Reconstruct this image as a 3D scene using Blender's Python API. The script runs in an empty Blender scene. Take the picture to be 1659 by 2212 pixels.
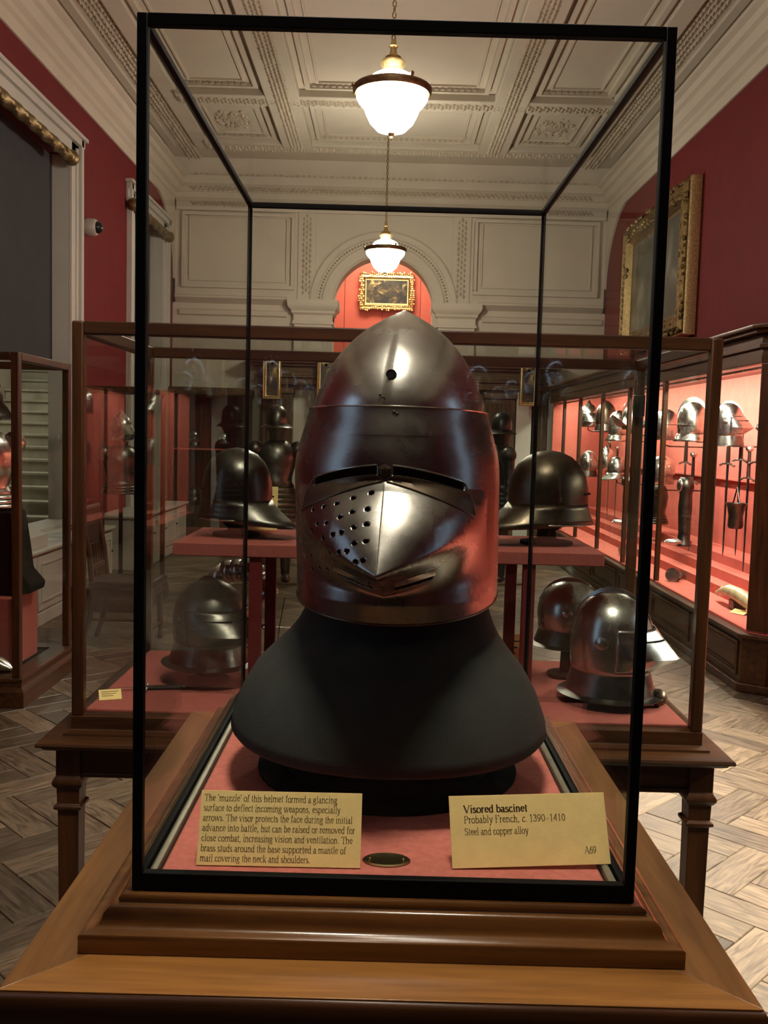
import bpy, bmesh, math, random
from mathutils import Vector, Matrix
random.seed(7)
S = bpy.context.scene
C = S.collection
PI = math.pi

# ------------------------------------------------------------------ camera
YAW, PIT, ROL = .0013, -.0807, .0272
CAM = Vector((-.0088, -.7614, 1.55))
_f = Vector((math.sin(YAW)*math.cos(PIT), math.cos(YAW)*math.cos(PIT), math.sin(PIT)))
_r0 = Vector((math.cos(YAW), -math.sin(YAW), 0)); _u0 = _r0.cross(_f)
_r = math.cos(ROL)*_r0 + math.sin(ROL)*_u0
_u = -math.sin(ROL)*_r0 + math.cos(ROL)*_u0
cd = bpy.data.cameras.new('camera'); cam = bpy.data.objects.new('camera', cd); C.objects.link(cam)
cd.sensor_fit = 'VERTICAL'; cd.sensor_height = 36; cd.lens = 2041.5/2212*36
cd.clip_start = .02; cd.clip_end = 100
cam.matrix_world = Matrix(((_r.x, _u.x, -_f.x, CAM.x), (_r.y, _u.y, -_f.y, CAM.y), (_r.z, _u.z, -_f.z, CAM.z), (0, 0, 0, 1)))
S.camera = cam

# ------------------------------------------------------------------ world, exposure
wd = bpy.data.worlds.new('world'); S.world = wd; wd.use_nodes = True
wd.node_tree.nodes['Background'].inputs[0].default_value = (.55, .6, .75, 1)
wd.node_tree.nodes['Background'].inputs[1].default_value = .008
S.view_settings.view_transform = 'Standard'; S.view_settings.look = 'None'
S.view_settings.gamma = 1; S.view_settings.use_curve_mapping = False
S.view_settings.exposure = 0.95
S.cycles.transparent_max_bounces = 48; S.cycles.max_bounces = 10
S.cycles.glossy_bounces = 5; S.cycles.diffuse_bounces = 4
S.cycles.use_denoising = True
S.cycles.sample_clamp_indirect = 6.0
S.cycles.caustics_reflective = False; S.cycles.caustics_refractive = False

# ------------------------------------------------------------------ large lights (lamps inside display cases and beyond openings, one an added floor fill)
def area(name, loc, rot, sx, sy, power, col, spread=180):
    l = bpy.data.lights.new(name, 'AREA'); l.shape = 'RECTANGLE'; l.size = sx; l.size_y = sy
    l.energy = power; l.color = col; l.spread = math.radians(spread)
    o = bpy.data.objects.new(name, l); C.objects.link(o); o.location = loc; o.rotation_euler = rot
    return o
WARM = (1, .80, .55); NEUT = (1, .92, .78)
area('cabinet_strip_light', (2.52, 8.8, 2.12), (0, math.radians(-25), 0), .06, 7.2, 140, NEUT)
area('near_floor_fill_light', (2.5, 2.5, 2.05), (0, math.radians(22), 0), .06, 3.4, 115, NEUT, 110)  # added fill, tilted out of an unseen cabinet to brighten the right floor
area('recess_room_light', (-.1, 14.0, 4.85), (math.radians(14), 0, 0), 1.2, .5, 42, (1, .88, .70))
area('stair_hall_light', (-4.7, 11.2, 3.8), (0, 0, 0), 1.4, 2.5, 34, NEUT)
area('entrance_cabinet_light', (-.3, -6.5, 2.68), (math.radians(-35), 0, 0), 4.2, .08, 7, (.55, .72, 1))

# ------------------------------------------------------------------ materials
def new_mat(name):
    m = bpy.data.materials.new(name); m.use_nodes = True
    nt = m.node_tree; b = nt.nodes['Principled BSDF']
    return m, nt, b
def N(nt, t, **k):
    n = nt.nodes.new(t)
    for a, v in k.items(): setattr(n, a, v)
    return n
def principled(name, col, rough=.5, metal=0, spec=.5, noise=0, nscale=8, bump=0, bscale=60, rvar=0, coat=0, stretch=(1, 1, 1), col2=None, detail=4):
    m, nt, b = new_mat(name); L = nt.links.new
    b.inputs['Base Color'].default_value = (*col, 1); b.inputs['Roughness'].default_value = rough
    b.inputs['Metallic'].default_value = metal; b.inputs['Specular IOR Level'].default_value = spec
    b.inputs['Coat Weight'].default_value = coat; b.inputs['Coat Roughness'].default_value = .12
    tc = N(nt, 'ShaderNodeTexCoord'); mp = N(nt, 'ShaderNodeMapping'); mp.inputs['Scale'].default_value = stretch
    L(tc.outputs['Object'], mp.inputs['Vector'])
    if noise or rvar or col2:
        nz = N(nt, 'ShaderNodeTexNoise'); nz.inputs['Scale'].default_value = nscale; nz.inputs['Detail'].default_value = detail
        nz.inputs['Roughness'].default_value = .62
        L(mp.outputs[0], nz.inputs['Vector'])
        if noise or col2:
            cr = N(nt, 'ShaderNodeValToRGB'); c2 = col2 or tuple(c*(1-noise) for c in col)
            cr.color_ramp.elements[0].position = .32; cr.color_ramp.elements[1].position = .68
            cr.color_ramp.elements[0].color = (*c2, 1); cr.color_ramp.elements[1].color = (*[min(1, c*(1+noise*.6)) for c in col], 1)
            L(nz.outputs['Fac'], cr.inputs[0]); L(cr.outputs[0], b.inputs['Base Color'])
        if rvar:
            mr = N(nt, 'ShaderNodeMapRange'); mr.inputs['From Min'].default_value = .3; mr.inputs['From Max'].default_value = .7
            mr.inputs['To Min'].default_value = max(.02, rough-rvar); mr.inputs['To Max'].default_value = rough+rvar
            L(nz.outputs['Fac'], mr.inputs['Value']); L(mr.outputs[0], b.inputs['Roughness'])
    if bump:
        n2 = N(nt, 'ShaderNodeTexNoise'); n2.inputs['Scale'].default_value = bscale; n2.inputs['Detail'].default_value = 3
        L(mp.outputs[0], n2.inputs['Vector'])
        bp = N(nt, 'ShaderNodeBump'); bp.inputs['Strength'].default_value = bump; bp.inputs['Distance'].default_value = .002
        L(n2.outputs['Fac'], bp.inputs['Height']); L(bp.outputs[0], b.inputs['Normal'])
    return m
def emis(name, col, strength):
    m, nt, b = new_mat(name); nt.nodes.remove(b)
    e = N(nt, 'ShaderNodeEmission'); e.inputs[0].default_value = (*col, 1); e.inputs[1].default_value = strength
    nt.links.new(e.outputs[0], nt.nodes['Material Output'].inputs[0]); return m
def glass_mat(name, tint, ior=1.45, rough=.0):
    m, nt, b = new_mat(name); nt.nodes.remove(b); L = nt.links.new
    t = N(nt, 'ShaderNodeBsdfTransparent'); t.inputs[0].default_value = (*tint, 1)
    g = N(nt, 'ShaderNodeBsdfGlossy'); g.inputs['Roughness'].default_value = rough
    # Schlick reflectance from |cos|, the same on both faces of the pane
    ge = N(nt, 'ShaderNodeNewGeometry'); dt = N(nt, 'ShaderNodeVectorMath', operation='DOT_PRODUCT')
    L(ge.outputs['Incoming'], dt.inputs[0]); L(ge.outputs['Normal'], dt.inputs[1])
    ab = N(nt, 'ShaderNodeMath', operation='ABSOLUTE'); L(dt.outputs['Value'], ab.inputs[0])
    iv = N(nt, 'ShaderNodeMath', operation='SUBTRACT', use_clamp=True); iv.inputs[0].default_value = 1; L(ab.outputs[0], iv.inputs[1])
    pw = N(nt, 'ShaderNodeMath', operation='POWER'); L(iv.outputs[0], pw.inputs[0]); pw.inputs[1].default_value = 5
    f = N(nt, 'ShaderNodeMath', operation='MULTIPLY_ADD', use_clamp=True); L(pw.outputs[0], f.inputs[0]); f.inputs[1].default_value = .20; f.inputs[2].default_value = .03
    mx = N(nt, 'ShaderNodeMixShader'); L(f.outputs[0], mx.inputs[0]); L(t.outputs[0], mx.inputs[1]); L(g.outputs[0], mx.inputs[2])
    L(mx.outputs[0], nt.nodes['Material Output'].inputs[0]); return m
def wood(name, dark, light, axis='X', scale=1.0, rough=.42, coat=.08):
    m, nt, b = new_mat(name); L = nt.links.new
    tc = N(nt, 'ShaderNodeTexCoord'); mp = N(nt, 'ShaderNodeMapping')
    st = {'X': (1.2, 16, 16), 'Y': (16, 1.2, 16), 'Z': (16, 16, 1.2)}[axis]
    mp.inputs['Scale'].default_value = tuple(s*scale for s in st)
    n1 = N(nt, 'ShaderNodeTexNoise'); n1.inputs['Scale'].default_value = 2.2; n1.inputs['Detail'].default_value = 8; n1.inputs['Distortion'].default_value = .6
    n2 = N(nt, 'ShaderNodeTexNoise'); n2.inputs['Scale'].default_value = 12; n2.inputs['Detail'].default_value = 5
    mx = N(nt, 'ShaderNodeMath', operation='MULTIPLY_ADD'); mx.inputs[1].default_value = .35
    cr = N(nt, 'ShaderNodeValToRGB'); cr.color_ramp.elements[0].position = .42; cr.color_ramp.elements[1].position = .9
    cr.color_ramp.elements[0].color = (*dark, 1); cr.color_ramp.elements[1].color = (*light, 1)
    L(tc.outputs['Object'], mp.inputs[0]); L(mp.outputs[0], n1.inputs[0]); L(mp.outputs[0], n2.inputs[0])
    L(n2.outputs['Fac'], mx.inputs[0]); L(n1.outputs['Fac'], mx.inputs[2]); L(mx.outputs[0], cr.inputs[0])
    L(cr.outputs[0], b.inputs['Base Color']); b.inputs['Roughness'].default_value = rough
    b.inputs['Coat Weight'].default_value = coat; b.inputs['Coat Roughness'].default_value = .18; b.inputs['Specular IOR Level'].default_value = .3
    bp = N(nt, 'ShaderNodeBump'); bp.inputs['Strength'].default_value = .12; bp.inputs['Distance'].default_value = .001
    L(n1.outputs['Fac'], bp.inputs['Height']); L(bp.outputs[0], b.inputs['Normal'])
    return m
def plank_mat():
    m, nt, b = new_mat('parquet_oak'); L = nt.links.new
    at = N(nt, 'ShaderNodeAttribute', attribute_name='tint'); ax = N(nt, 'ShaderNodeAttribute', attribute_name='uvw')
    mp = N(nt, 'ShaderNodeMapping'); mp.inputs['Scale'].default_value = (2.2, 17, 1)
    n1 = N(nt, 'ShaderNodeTexNoise'); n1.inputs['Scale'].default_value = 2.5; n1.inputs['Detail'].default_value = 9; n1.inputs['Distortion'].default_value = 1.6
    L(ax.outputs['Vector'], mp.inputs[0]); L(mp.outputs[0], n1.inputs[0])
    cr = N(nt, 'ShaderNodeValToRGB'); cr.color_ramp.elements[0].position = .3; cr.color_ramp.elements[1].position = .72
    cr.color_ramp.elements[0].color = (.038, .026, .015, 1); cr.color_ramp.elements[1].color = (.165, .115, .07, 1)
    L(n1.outputs['Fac'], cr.inputs[0])
    mr = N(nt, 'ShaderNodeMapRange'); mr.inputs['To Min'].default_value = .5; mr.inputs['To Max'].default_value = 1.4
    L(at.outputs['Fac'], mr.inputs[0])
    mm = N(nt, 'ShaderNodeVectorMath', operation='SCALE'); L(cr.outputs[0], mm.inputs[0]); L(mr.outputs[0], mm.inputs['Scale'])
    L(mm.outputs[0], b.inputs['Base Color'])
    n3 = N(nt, 'ShaderNodeMapRange'); n3.inputs['To Min'].default_value = .28; n3.inputs['To Max'].default_value = .5
    L(n1.outputs['Fac'], n3.inputs[0]); L(n3.outputs[0], b.inputs['Roughness'])
    bp = N(nt, 'ShaderNodeBump'); bp.inputs['Strength'].default_value = .25; bp.inputs['Distance'].default_value = .002
    L(n1.outputs['Fac'], bp.inputs['Height']); L(bp.outputs[0], b.inputs['Normal'])
    return m
def painting_mat(name, c1, c2, c3, scale):
    m, nt, b = new_mat(name); L = nt.links.new
    tc = N(nt, 'ShaderNodeTexCoord'); n = N(nt, 'ShaderNodeTexNoise'); n.inputs['Scale'].default_value = scale; n.inputs['Detail'].default_value = 6; n.inputs['Distortion'].default_value = .8
    L(tc.outputs['Object'], n.inputs[0]); cr = N(nt, 'ShaderNodeValToRGB'); e = cr.color_ramp.elements
    e[0].position = .42; e[0].color = (*c1, 1); e[1].position = .7; e[1].color = (*c3, 1); k = e.new(.57); k.color = (*c2, 1)
    L(n.outputs['Fac'], cr.inputs[0]); L(cr.outputs[0], b.inputs['Base Color']); b.inputs['Roughness'].default_value = .35
    return m

M = {}
M['steel'] = principled('polished_steel', (.50, .49, .46), .25, 1, noise=.12, nscale=22, rvar=.05, bump=.06, bscale=35)
M['steel_visor'] = principled('visor_steel', (.27, .255, .235), .27, 1, noise=.15, nscale=20, rvar=.05, bump=.05, bscale=35)
M['steel_dark'] = principled('darkened_steel', (.13, .12, .105), .33, 1, noise=.35, nscale=12, rvar=.08, bump=.08, bscale=30)
M['steel_brown'] = principled('russet_steel', (.13, .10, .072), .36, 1, noise=.3, nscale=16, rvar=.08)
M['steel_bright'] = principled('bright_steel', (.68, .66, .6), .24, 1, noise=.25, nscale=18, rvar=.07, bump=.1, bscale=40)
M['black_metal'] = principled('black_iron', (.012, .012, .012), .35, .2, noise=.2)
M['black'] = principled('black_paint', (.004, .004, .004), .6, spec=.12)
M['void'] = principled('dark_lining', (.004, .0035, .003), .9, spec=.1)
M['bust'] = principled('charcoal_felt', (.034, .036, .030), .85, spec=.25, noise=.15, nscale=30, bump=.15, bscale=400)
M['baize'] = principled('red_baize', (.52, .16, .125), .92, spec=.15, noise=.12, nscale=120, bump=.3, bscale=700, col2=(.45, .13, .10))
M['baize_dark'] = principled('dark_red_baize', (.38, .10, .08), .92, spec=.15, bump=.3, bscale=700, noise=.1, nscale=90)  # same cloth in a darker red
M['red_wall'] = principled('crimson_damask', (.145, .014, .015), .75, spec=.25, noise=.10, nscale=3, bump=.15, bscale=200)
M['red_case'] = principled('salmon_red_cloth', (.60, .145, .11), .85, spec=.2, noise=.1, nscale=9)
M['red_recess'] = principled('vermilion_wall', (.56, .125, .085), .8, spec=.2, noise=.06, nscale=3)
M['cream'] = principled('cream_plaster', (.55, .49, .395), .75, spec=.2, noise=.05, nscale=2, bump=.1, bscale=60)
M['cream_orn'] = principled('ornament_plaster', (.47, .405, .31), .8, spec=.2, noise=.12, nscale=20)
M['white'] = principled('white_gloss_paint', (.50, .485, .43), .4, noise=.06, nscale=3)
M['blind'] = principled('grey_blind', (.055, .058, .06), .9, spec=.1, noise=.06, nscale=5)
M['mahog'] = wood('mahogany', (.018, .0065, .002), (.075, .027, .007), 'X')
M['mahog_z'] = wood('mahogany_upright', (.020, .007, .002), (.085, .029, .007), 'Z')
M['mahog_y'] = wood('mahogany_depth', (.019, .007, .002), (.078, .029, .008), 'Y')
M['mould'] = wood('polished_moulding', (.04, .015, .004), (.19, .075, .016), 'X', rough=.3, coat=1)
M['top_x'] = wood('warm_table_top', (.12, .046, .009), (.36, .155, .036), 'X', rough=.38, coat=.25)
M['top_y'] = wood('warm_table_side', (.085, .034, .008), (.24, .105, .028), 'Y', rough=.38, coat=.25)
M['oak'] = wood('dark_oak', (.03, .018, .009), (.10, .062, .03), 'Z', rough=.42, coat=.1)
M['oak_x'] = wood('dark_oak_level', (.035, .02, .01), (.12, .075, .035), 'X', rough=.4, coat=.1)
M['gilt'] = principled('gilt', (.72, .55, .27), .34, 1, noise=.35, nscale=40, bump=.5, bscale=90)
M['gilt_dark'] = principled('tarnished_gilt', (.27, .19, .085), .45, 1, noise=.35, nscale=30, bump=.5, bscale=80)
M['brass'] = principled('aged_brass', (.42, .33, .16), .3, 1, noise=.3, nscale=30)
M['bead'] = principled('pewter_bead', (.24, .22, .16), .45, .4, noise=.2, nscale=50)
M['card'] = principled('parchment_card', (.95, .71, .29), .75, spec=.2, noise=.06, nscale=60, bump=.1, bscale=500)
M['ink'] = principled('brown_black_ink', (.05, .028, .014), .8, spec=.1)
M['leather'] = principled('brown_leather', (.03, .012, .008), .5, noise=.3, nscale=25, bump=.2)
M['green'] = principled('green_cloth', (.03, .06, .05), .7)
M['stone'] = principled('pale_stone', (.36, .33, .25), .8, noise=.25, nscale=3, bump=.3, bscale=20)
M['bone'] = principled('ivory_horn', (.55, .47, .27), .35, noise=.4, nscale=12)
M['plank'] = plank_mat()
M['subfloor'] = principled('subfloor', (.02, .014, .009), .9)
M['glass'] = glass_mat('case_glass', (.975, .985, .975))
M['glass_side'] = glass_mat('old_glass', (.95, .965, .95))
M['lamp'] = emis('lit_opal_glass', (1, .90, .75), 66)
M['window_light'] = emis('cool_lit_pane', (.50, .68, 1), .65)  # shared by the left window and the added right panel
M['paint1'] = painting_mat('village_scene', (.012, .010, .008), (.06, .04, .018), (.55, .38, .13), 7)
M['paint2'] = painting_mat('dim_landscape', (.05, .055, .04), (.10, .10, .075), (.20, .19, .14), 2.2)

# ------------------------------------------------------------------ mesh helpers
class MB:
    def __init__(s): s.v = []; s.f = []; s.t = None
    def add(s, vs, fs):
        b = len(s.v); s.v += [tuple(v) for v in vs]; s.f += [tuple(i+b for i in f) for f in fs]; return s
    def box(s, x0, x1, y0, y1, z0, z1):
        return s.add([(x0, y0, z0), (x1, y0, z0), (x1, y1, z0), (x0, y1, z0), (x0, y0, z1), (x1, y0, z1), (x1, y1, z1), (x0, y1, z1)],
                     [(0, 3, 2, 1), (4, 5, 6, 7), (0, 1, 5, 4), (1, 2, 6, 5), (2, 3, 7, 6), (3, 0, 4, 7)])
    def grid(s, pts, closed_u=False, closed_v=False, flip=False):
        nu, nv = len(pts), len(pts[0]); vs = [p for r in pts for p in r]; fs = []
        for i in range(nu if closed_u else nu-1):
            for j in range(nv if closed_v else nv-1):
                a, b_, c, d = i*nv+j, ((i+1) % nu)*nv+j, ((i+1) % nu)*nv+(j+1) % nv, i*nv+(j+1) % nv
                fs.append((a, d, c, b_) if flip else (a, b_, c, d))
        return s.add(vs, fs)
    def lathe(s, prof, cx=0, cy=0, n=32, sx=1, sy=1, fn=None, cap=True):
        pts = []
        for (r, z) in prof:
            row = []
            for i in range(n):
                a = 2*PI*i/n; p = (cx+r*sx*math.sin(a), cy-r*sy*math.cos(a), z)
                row.append(fn(a, r, z, p) if fn else p)
            pts.append(row)
        s.grid(pts, closed_v=True, flip=True)
        if cap:
            b = len(s.v)-n*len(pts)
            if prof[0][0] > 1e-4: s.f.append(tuple(b+i for i in range(n)))
            if prof[-1][0] > 1e-4: s.f.append(tuple(len(s.v)-n+i for i in reversed(range(n))))
        return s
    def tube(s, path, r, n=8, cap=True, closed=False):
        path = [Vector(p) for p in path]; k = len(path); rows = []
        up = Vector((0, 0, 1)); prev = None
        for i, p in enumerate(path):
            if closed: d = path[(i+1) % k]-path[i-1]
            else: d = path[min(i+1, k-1)]-path[max(i-1, 0)]
            d.normalize()
            if prev is None:
                a = d.cross(up if abs(d.z) < .95 else Vector((1, 0, 0))).normalized()
            else:
                a = (prev-d*prev.dot(d)); a = a.normalized() if a.length > 1e-6 else d.orthogonal().normalized()
            prev = a; b = d.cross(a)
            rr = r[i] if isinstance(r, (list, tuple)) else r
            rows.append([tuple(p+(a*math.cos(2*PI*j/n)+b*math.sin(2*PI*j/n))*rr) for j in range(n)])
        s.grid(rows, closed_u=closed, closed_v=True)
        if cap and not closed:
            b0 = len(s.v)-n*k; s.f.append(tuple(b0+j for j in reversed(range(n)))); s.f.append(tuple(len(s.v)-n+j for j in range(n)))
        return s
    def sweep(s, x0, x1, y0, y1, prof, closed=False, kf=1):
        """profile (outset, z) swept with mitres around a rectangle"""
        cs = [(x0, y0, -1, -kf), (x1, y0, 1, -kf), (x1, y1, 1, kf), (x0, y1, -1, kf)]
        pts = [[(cx+o*dx, cy+o*dy, z) for (o, z) in prof] for (cx, cy, dx, dy) in cs]
        return s.grid(pts, closed_u=True, closed_v=closed)
    def prism(s, poly, axis, a, b):
        n = len(poly)
        def P(p, t): return {'X': (t, p[0], p[1]), 'Y': (p[0], t, p[1]), 'Z': (p[0], p[1], t)}[axis]
        return s.add([P(p, a) for p in poly]+[P(p, b) for p in poly],
                     [tuple(reversed(range(n))), tuple(range(n, 2*n))]+[(i, (i+1) % n, n+(i+1) % n, n+i) for i in range(n)])
    def ellipsoid(s, c, r, n=16, m=10, R=None):
        rows = []
        for i in range(m+1):
            t = PI*i/m; row = []
            for j in range(n):
                a = 2*PI*j/n; v = Vector((r[0]*math.sin(t)*math.cos(a), r[1]*math.sin(t)*math.sin(a), r[2]*math.cos(t)))
                if R: v = R @ v
                row.append((c[0]+v.x, c[1]+v.y, c[2]+v.z))
            rows.append(row)
        return s.grid(rows, closed_v=True)
    def xf(s, mat, start=0):
        s.v[start:] = [tuple(mat @ Vector(v)) for v in s.v[start:]]; return s
    def mesh(s, name, mat, off=Vector((0, 0, 0)), fix=True, angle=35):
        me = bpy.data.meshes.new(name)
        me.from_pydata([(v[0]-off.x, v[1]-off.y, v[2]-off.z) for v in s.v], [], s.f)
        if fix:
            bm = bmesh.new(); bm.from_mesh(me)
            bmesh.ops.remove_doubles(bm, verts=bm.verts, dist=1e-5)
            bmesh.ops.recalc_face_normals(bm, faces=bm.faces); bm.to_mesh(me); bm.free()
        me.materials.append(mat); me.shade_smooth()
        try: me.set_sharp_from_angle(angle=math.radians(angle))
        except Exception: pass
        return me
    def build(s, name, mat, parent=None, bevel=0, fix=True, angle=35):
        off = Vector((0, 0, 0)); p = parent
        while p is not None: off = off+p.location; p = p.parent
        o = bpy.data.objects.new(name, s.mesh(name, M[mat] if isinstance(mat, str) else mat, off, fix, angle))
        C.objects.link(o); o.parent = parent
        if bevel:
            b = o.modifiers.new('bevel', 'BEVEL'); b.width = bevel; b.segments = 2; b.limit_method = 'ANGLE'
        return o
def mb(): return MB()
def box(*a): return MB().box(*a)
def thing(name, label, cat, loc=(0, 0, 0), group=None):
    o = bpy.data.objects.new(name, None); C.objects.link(o); o.location = loc; o.empty_display_size = .05
    o['label'] = label; o['category'] = cat
    if group: o['group'] = group
    return o
def tag(o, label, cat, group=None):
    o['label'] = label; o['category'] = cat
    if group: o['group'] = group
    return o
def structure(o): o['kind'] = 'structure'; return o
def stuff(o): o['kind'] = 'stuff'; return o
def copy_tree(o, parent=None):
    c = o.copy(); C.objects.link(c); c.parent = parent
    for ch in list(o.children): copy_tree(ch, c)
    return c
def rail(name, a, b, w, h, mat, parent, bevel=.0015):
    """axis-aligned bar from a to b with section w (horizontal) x h"""
    x0, x1 = sorted((a[0], b[0])); y0, y1 = sorted((a[1], b[1])); z0, z1 = sorted((a[2], b[2]))
    if x1-x0 > max(y1-y0, z1-z0): return box(x0, x1, y0-w/2, y0+w/2, z0-h/2, z0+h/2).build(name, mat, parent, bevel)
    if y1-y0 > z1-z0: return box(x0-w/2, x0+w/2, y0, y1, z0-h/2, z0+h/2).build(name, mat, parent, bevel)
    return box(x0-w/2, x0+w/2, y0-h/2, y0+h/2, z0, z1).build(name, mat, parent, bevel)

# ------------------------------------------------------------------ the room
XW, ZC, YF, YR = 3.15, 5.35, 13.2, -7.0
def wall_with_openings(name, x0, x1, ys, ye, z1, holes, mat):
    m = mb(); y = ys
    for (a, b, c, d) in sorted(holes):
        m.box(x0, x1, y, a, 0, z1)
        m.box(x0, x1, a, b, 0, c); m.box(x0, x1, a, b, d, z1); y = b
    m.box(x0, x1, y, ye, 0, z1)
    return structure(m.build(name, mat))
W1 = (4.4, 8.66, .62, 4.18); W2 = (11.0, 12.5, .62, 4.25); W0 = (-1.3, -.1, .8, 4.2)
wall_with_openings('wall_left', -3.35, -XW, YR, YF, 5.4, [W1, W2, W0], 'red_wall')
structure(box(XW, XW+.2, YR, YF, 0, 5.4).build('wall_right', 'red_wall'))
structure(box(-XW, XW, YR-.2, YR, 0, 5.4).build('wall_rear', 'red_wall'))

# floor: diagonal parquet, single boards
floor = structure(box(-XW, XW, YR, YF, -.06, -.012).build('floor', 'subfloor'))
def proj(p):
    q = Vector(p)-CAM; d = q.dot(_f)
    if d < .1: return None
    return 829.5+2041.5*q.dot(_r)/d, 1106-2041.5*q.dot(_u)/d, d
PW, PL, G = .145, .435, .0022
boards = []
rot = math.radians(-45)
ca, sa = math.cos(rot), math.sin(rot)
for i in range(-120, 140):
    for j in range(-30, 34):
        # herringbone lattice
        for k in (0, 1):
            if k == 0: u0, v0, lu, lv = i*PW, i*PW+j*2*PL, PL, PW
            else: u0, v0, lu, lv = i*PW-PW+0, i*PW+j*2*PL-0+PW, PW, PL
            if k == 1: u0, v0 = i*PW+PL, i*PW+j*2*PL+PW-PL
            cu, cv = u0+lu/2, v0+lv/2
            x, y = ca*cu-sa*cv, sa*cu+ca*cv+3
            if -XW+.05 < x < XW-.05 and -3.5 < y < YF-.1: boards.append((x, y, k))
def board_geo(m, x, y, k):
    L_, w = (PL-G)/2, (PW-G)/2; c = .0025; b = len(m.v)
    a = rot if k == 0 else rot+PI/2; cc, ss = math.cos(a), math.sin(a)
    lift = random.uniform(-.0006, .0006)
    for (dx, dy, z) in [(-L_, -w, -.012), (L_, -w, -.012), (L_, w, -.012), (-L_, w, -.012), (-L_, -w, -c), (L_, -w, -c), (L_, w, -c), (-L_, w, -c),
                        (-L_+c, -w+c, 0), (L_-c, -w+c, 0), (L_-c, w-c, 0), (-L_+c, w-c, 0)]:
        m.v.append((x+cc*dx-ss*dy, y+ss*dx+cc*dy, z+(lift if z > -.01 else 0)))
        m.uv.append((dx+x*7, dy+y*5, 0)); 
    for f in [(4, 5, 9, 8), (5, 6, 10, 9), (6, 7, 11, 10), (7, 4, 8, 11), (8, 9, 10, 11), (0, 1, 5, 4), (1, 2, 6, 5), (2, 3, 7, 6), (3, 0, 4, 7)]:
        m.f.append(tuple(b+q for q in f))
    m.tn += [random.random()]*12
def board_obj(name, items):
    m = MB(); m.uv = []; m.tn = []
    for it in items: board_geo(m, *it)
    me = bpy.data.meshes.new(name); me.from_pydata(m.v, [], m.f); me.materials.append(M['plank'])
    a = me.attributes.new('tint', 'FLOAT', 'POINT'); a.data.foreach_set('value', m.tn)
    a = me.attributes.new('uvw', 'FLOAT_VECTOR', 'POINT'); a.data.foreach_set('vector', [c for t in m.uv for c in t])
    o = bpy.data.objects.new(name, me); C.objects.link(o); o.parent = floor; return o
seen, rest = [], []
for (x, y, k) in boards:
    p = proj((x, y, 0))
    vis = p and -120 < p[0] < 1780 and 900 < p[1] < 2350
    # hidden behind the two tables
    if vis and (p[0] < 300 or p[0] > 1150 or p[1] < 1300): seen.append((p[2], (x, y, k)))
    else: rest.append((x, y, k))
seen.sort()
for d, it in seen[:296]: board_obj('plank', [it])
stuff(board_obj('plank_field', [it for d, it in seen[296:]]+rest))

# ceiling with beams, coffers and enriched bands
ceil = structure(box(-XW, XW, YR, YF, ZC, ZC+.1).build('ceiling', 'cream'))
def relief(path, w, n_across, step, r, zdir, parent, name='leaf_band', mat='cream_orn', plane='Z'):
    """raised leaf ornament: rows of small pyramids"""
    m = mb()
    (ax, ay, az), (bx, by, bz) = path; d = Vector((bx-ax, by-ay, bz-az)); L_ = d.length; d.normalize()
    nrm = Vector(zdir); side = d.cross(nrm).normalized(); k = int(L_/step)
    for i in range(k):
        for j in range(n_across):
            c = Vector((ax, ay, az))+d*((i+.5+(.5 if j % 2 else 0))*step)+side*((j-(n_across-1)/2)*w/n_across)
            if (c-Vector((ax, ay, az))).dot(d) > L_: continue
            e = r*random.uniform(.8, 1.15)
            a = d*e*1.25; b = side*e*.8; h = nrm*e*.75
            m.add([c-a, c-b, c+a, c+b, c+h*1.0+a*.2], [(0, 1, 4), (1, 2, 4), (2, 3, 4), (3, 0, 4)])
    return stuff(m.build(name, mat, parent, fix=False))
DN = (0, 0, -1)
for x in (-1.25, 1.30):
    box(x-.19, x+.19, 3, 11.95, ZC-.10, ZC).build('beam', 'cream', ceil, .01)
    relief(((x, 6.5, ZC-.101), (x, 11.9, ZC-.101)), .17, 4, .085, .04, DN, ceil)
for y in (10.22, 12.0, 5.0):
    box(-2.45, 2.45, y-.17, y+.17, ZC-.085, ZC).build('cross_beam', 'cream', ceil, .01)
    if y > 6: relief(((-2.45, y, ZC-.086), (2.45, y, ZC-.086)), .15, 4, .085, .036, DN, ceil)
for s in (-1, 1):
    box(min(s*2.43, s*2.62), max(s*2.43, s*2.62), 3, 12.2, ZC-.05, ZC).build('ceiling_border', 'cream', ceil, .008)
    box(min(s*2.90, s*3.0), max(s*2.90, s*3.0), 3, 12.2, ZC-.04, ZC).build('ceiling_border', 'cream', ceil, .008)
    relief(((s*2.76, 6.5, ZC), (s*2.76, 13.1, ZC)), .2, 4, .095, .045, DN, ceil)
def coffer(x0, x1, y0, y1):
    m = mb()
    for (o, t, h) in ((0, .05, .045), (.13, .022, .02)):
        a0, a1, b0, b1 = x0+o, x1-o, y0+o, y1-o
        m.box(a0, a1, b0, b0+t, ZC-h, ZC).box(a0, a1, b1-t, b1, ZC-h, ZC).box(a0, a0+t, b0+t, b1-t, ZC-h, ZC).box(a1-t, a1, b0+t, b1-t, ZC-h, ZC)
    m.build('coffer_moulding', 'cream', ceil)
    m = mb(); n = int((x1-x0-.16)/.07)
    for i in range(n):
        m.box(x0+.08+i*.07, x0+.08+i*.07+.04, y1-.085, y1-.052, ZC-.03, ZC)
        m.box(x0+.08+i*.07, x0+.08+i*.07+.04, y0+.052, y0+.085, ZC-.03, ZC)
    stuff(m.build('dentil_row', 'cream_orn', ceil))
for (y0, y1) in ((5.3, 9.95), (10.5, 11.75)):
    coffer(-.98, 1.03, y0, y1); coffer(-2.38, -1.5, y0, y1); coffer(1.55, 2.38, y0, y1)
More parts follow.
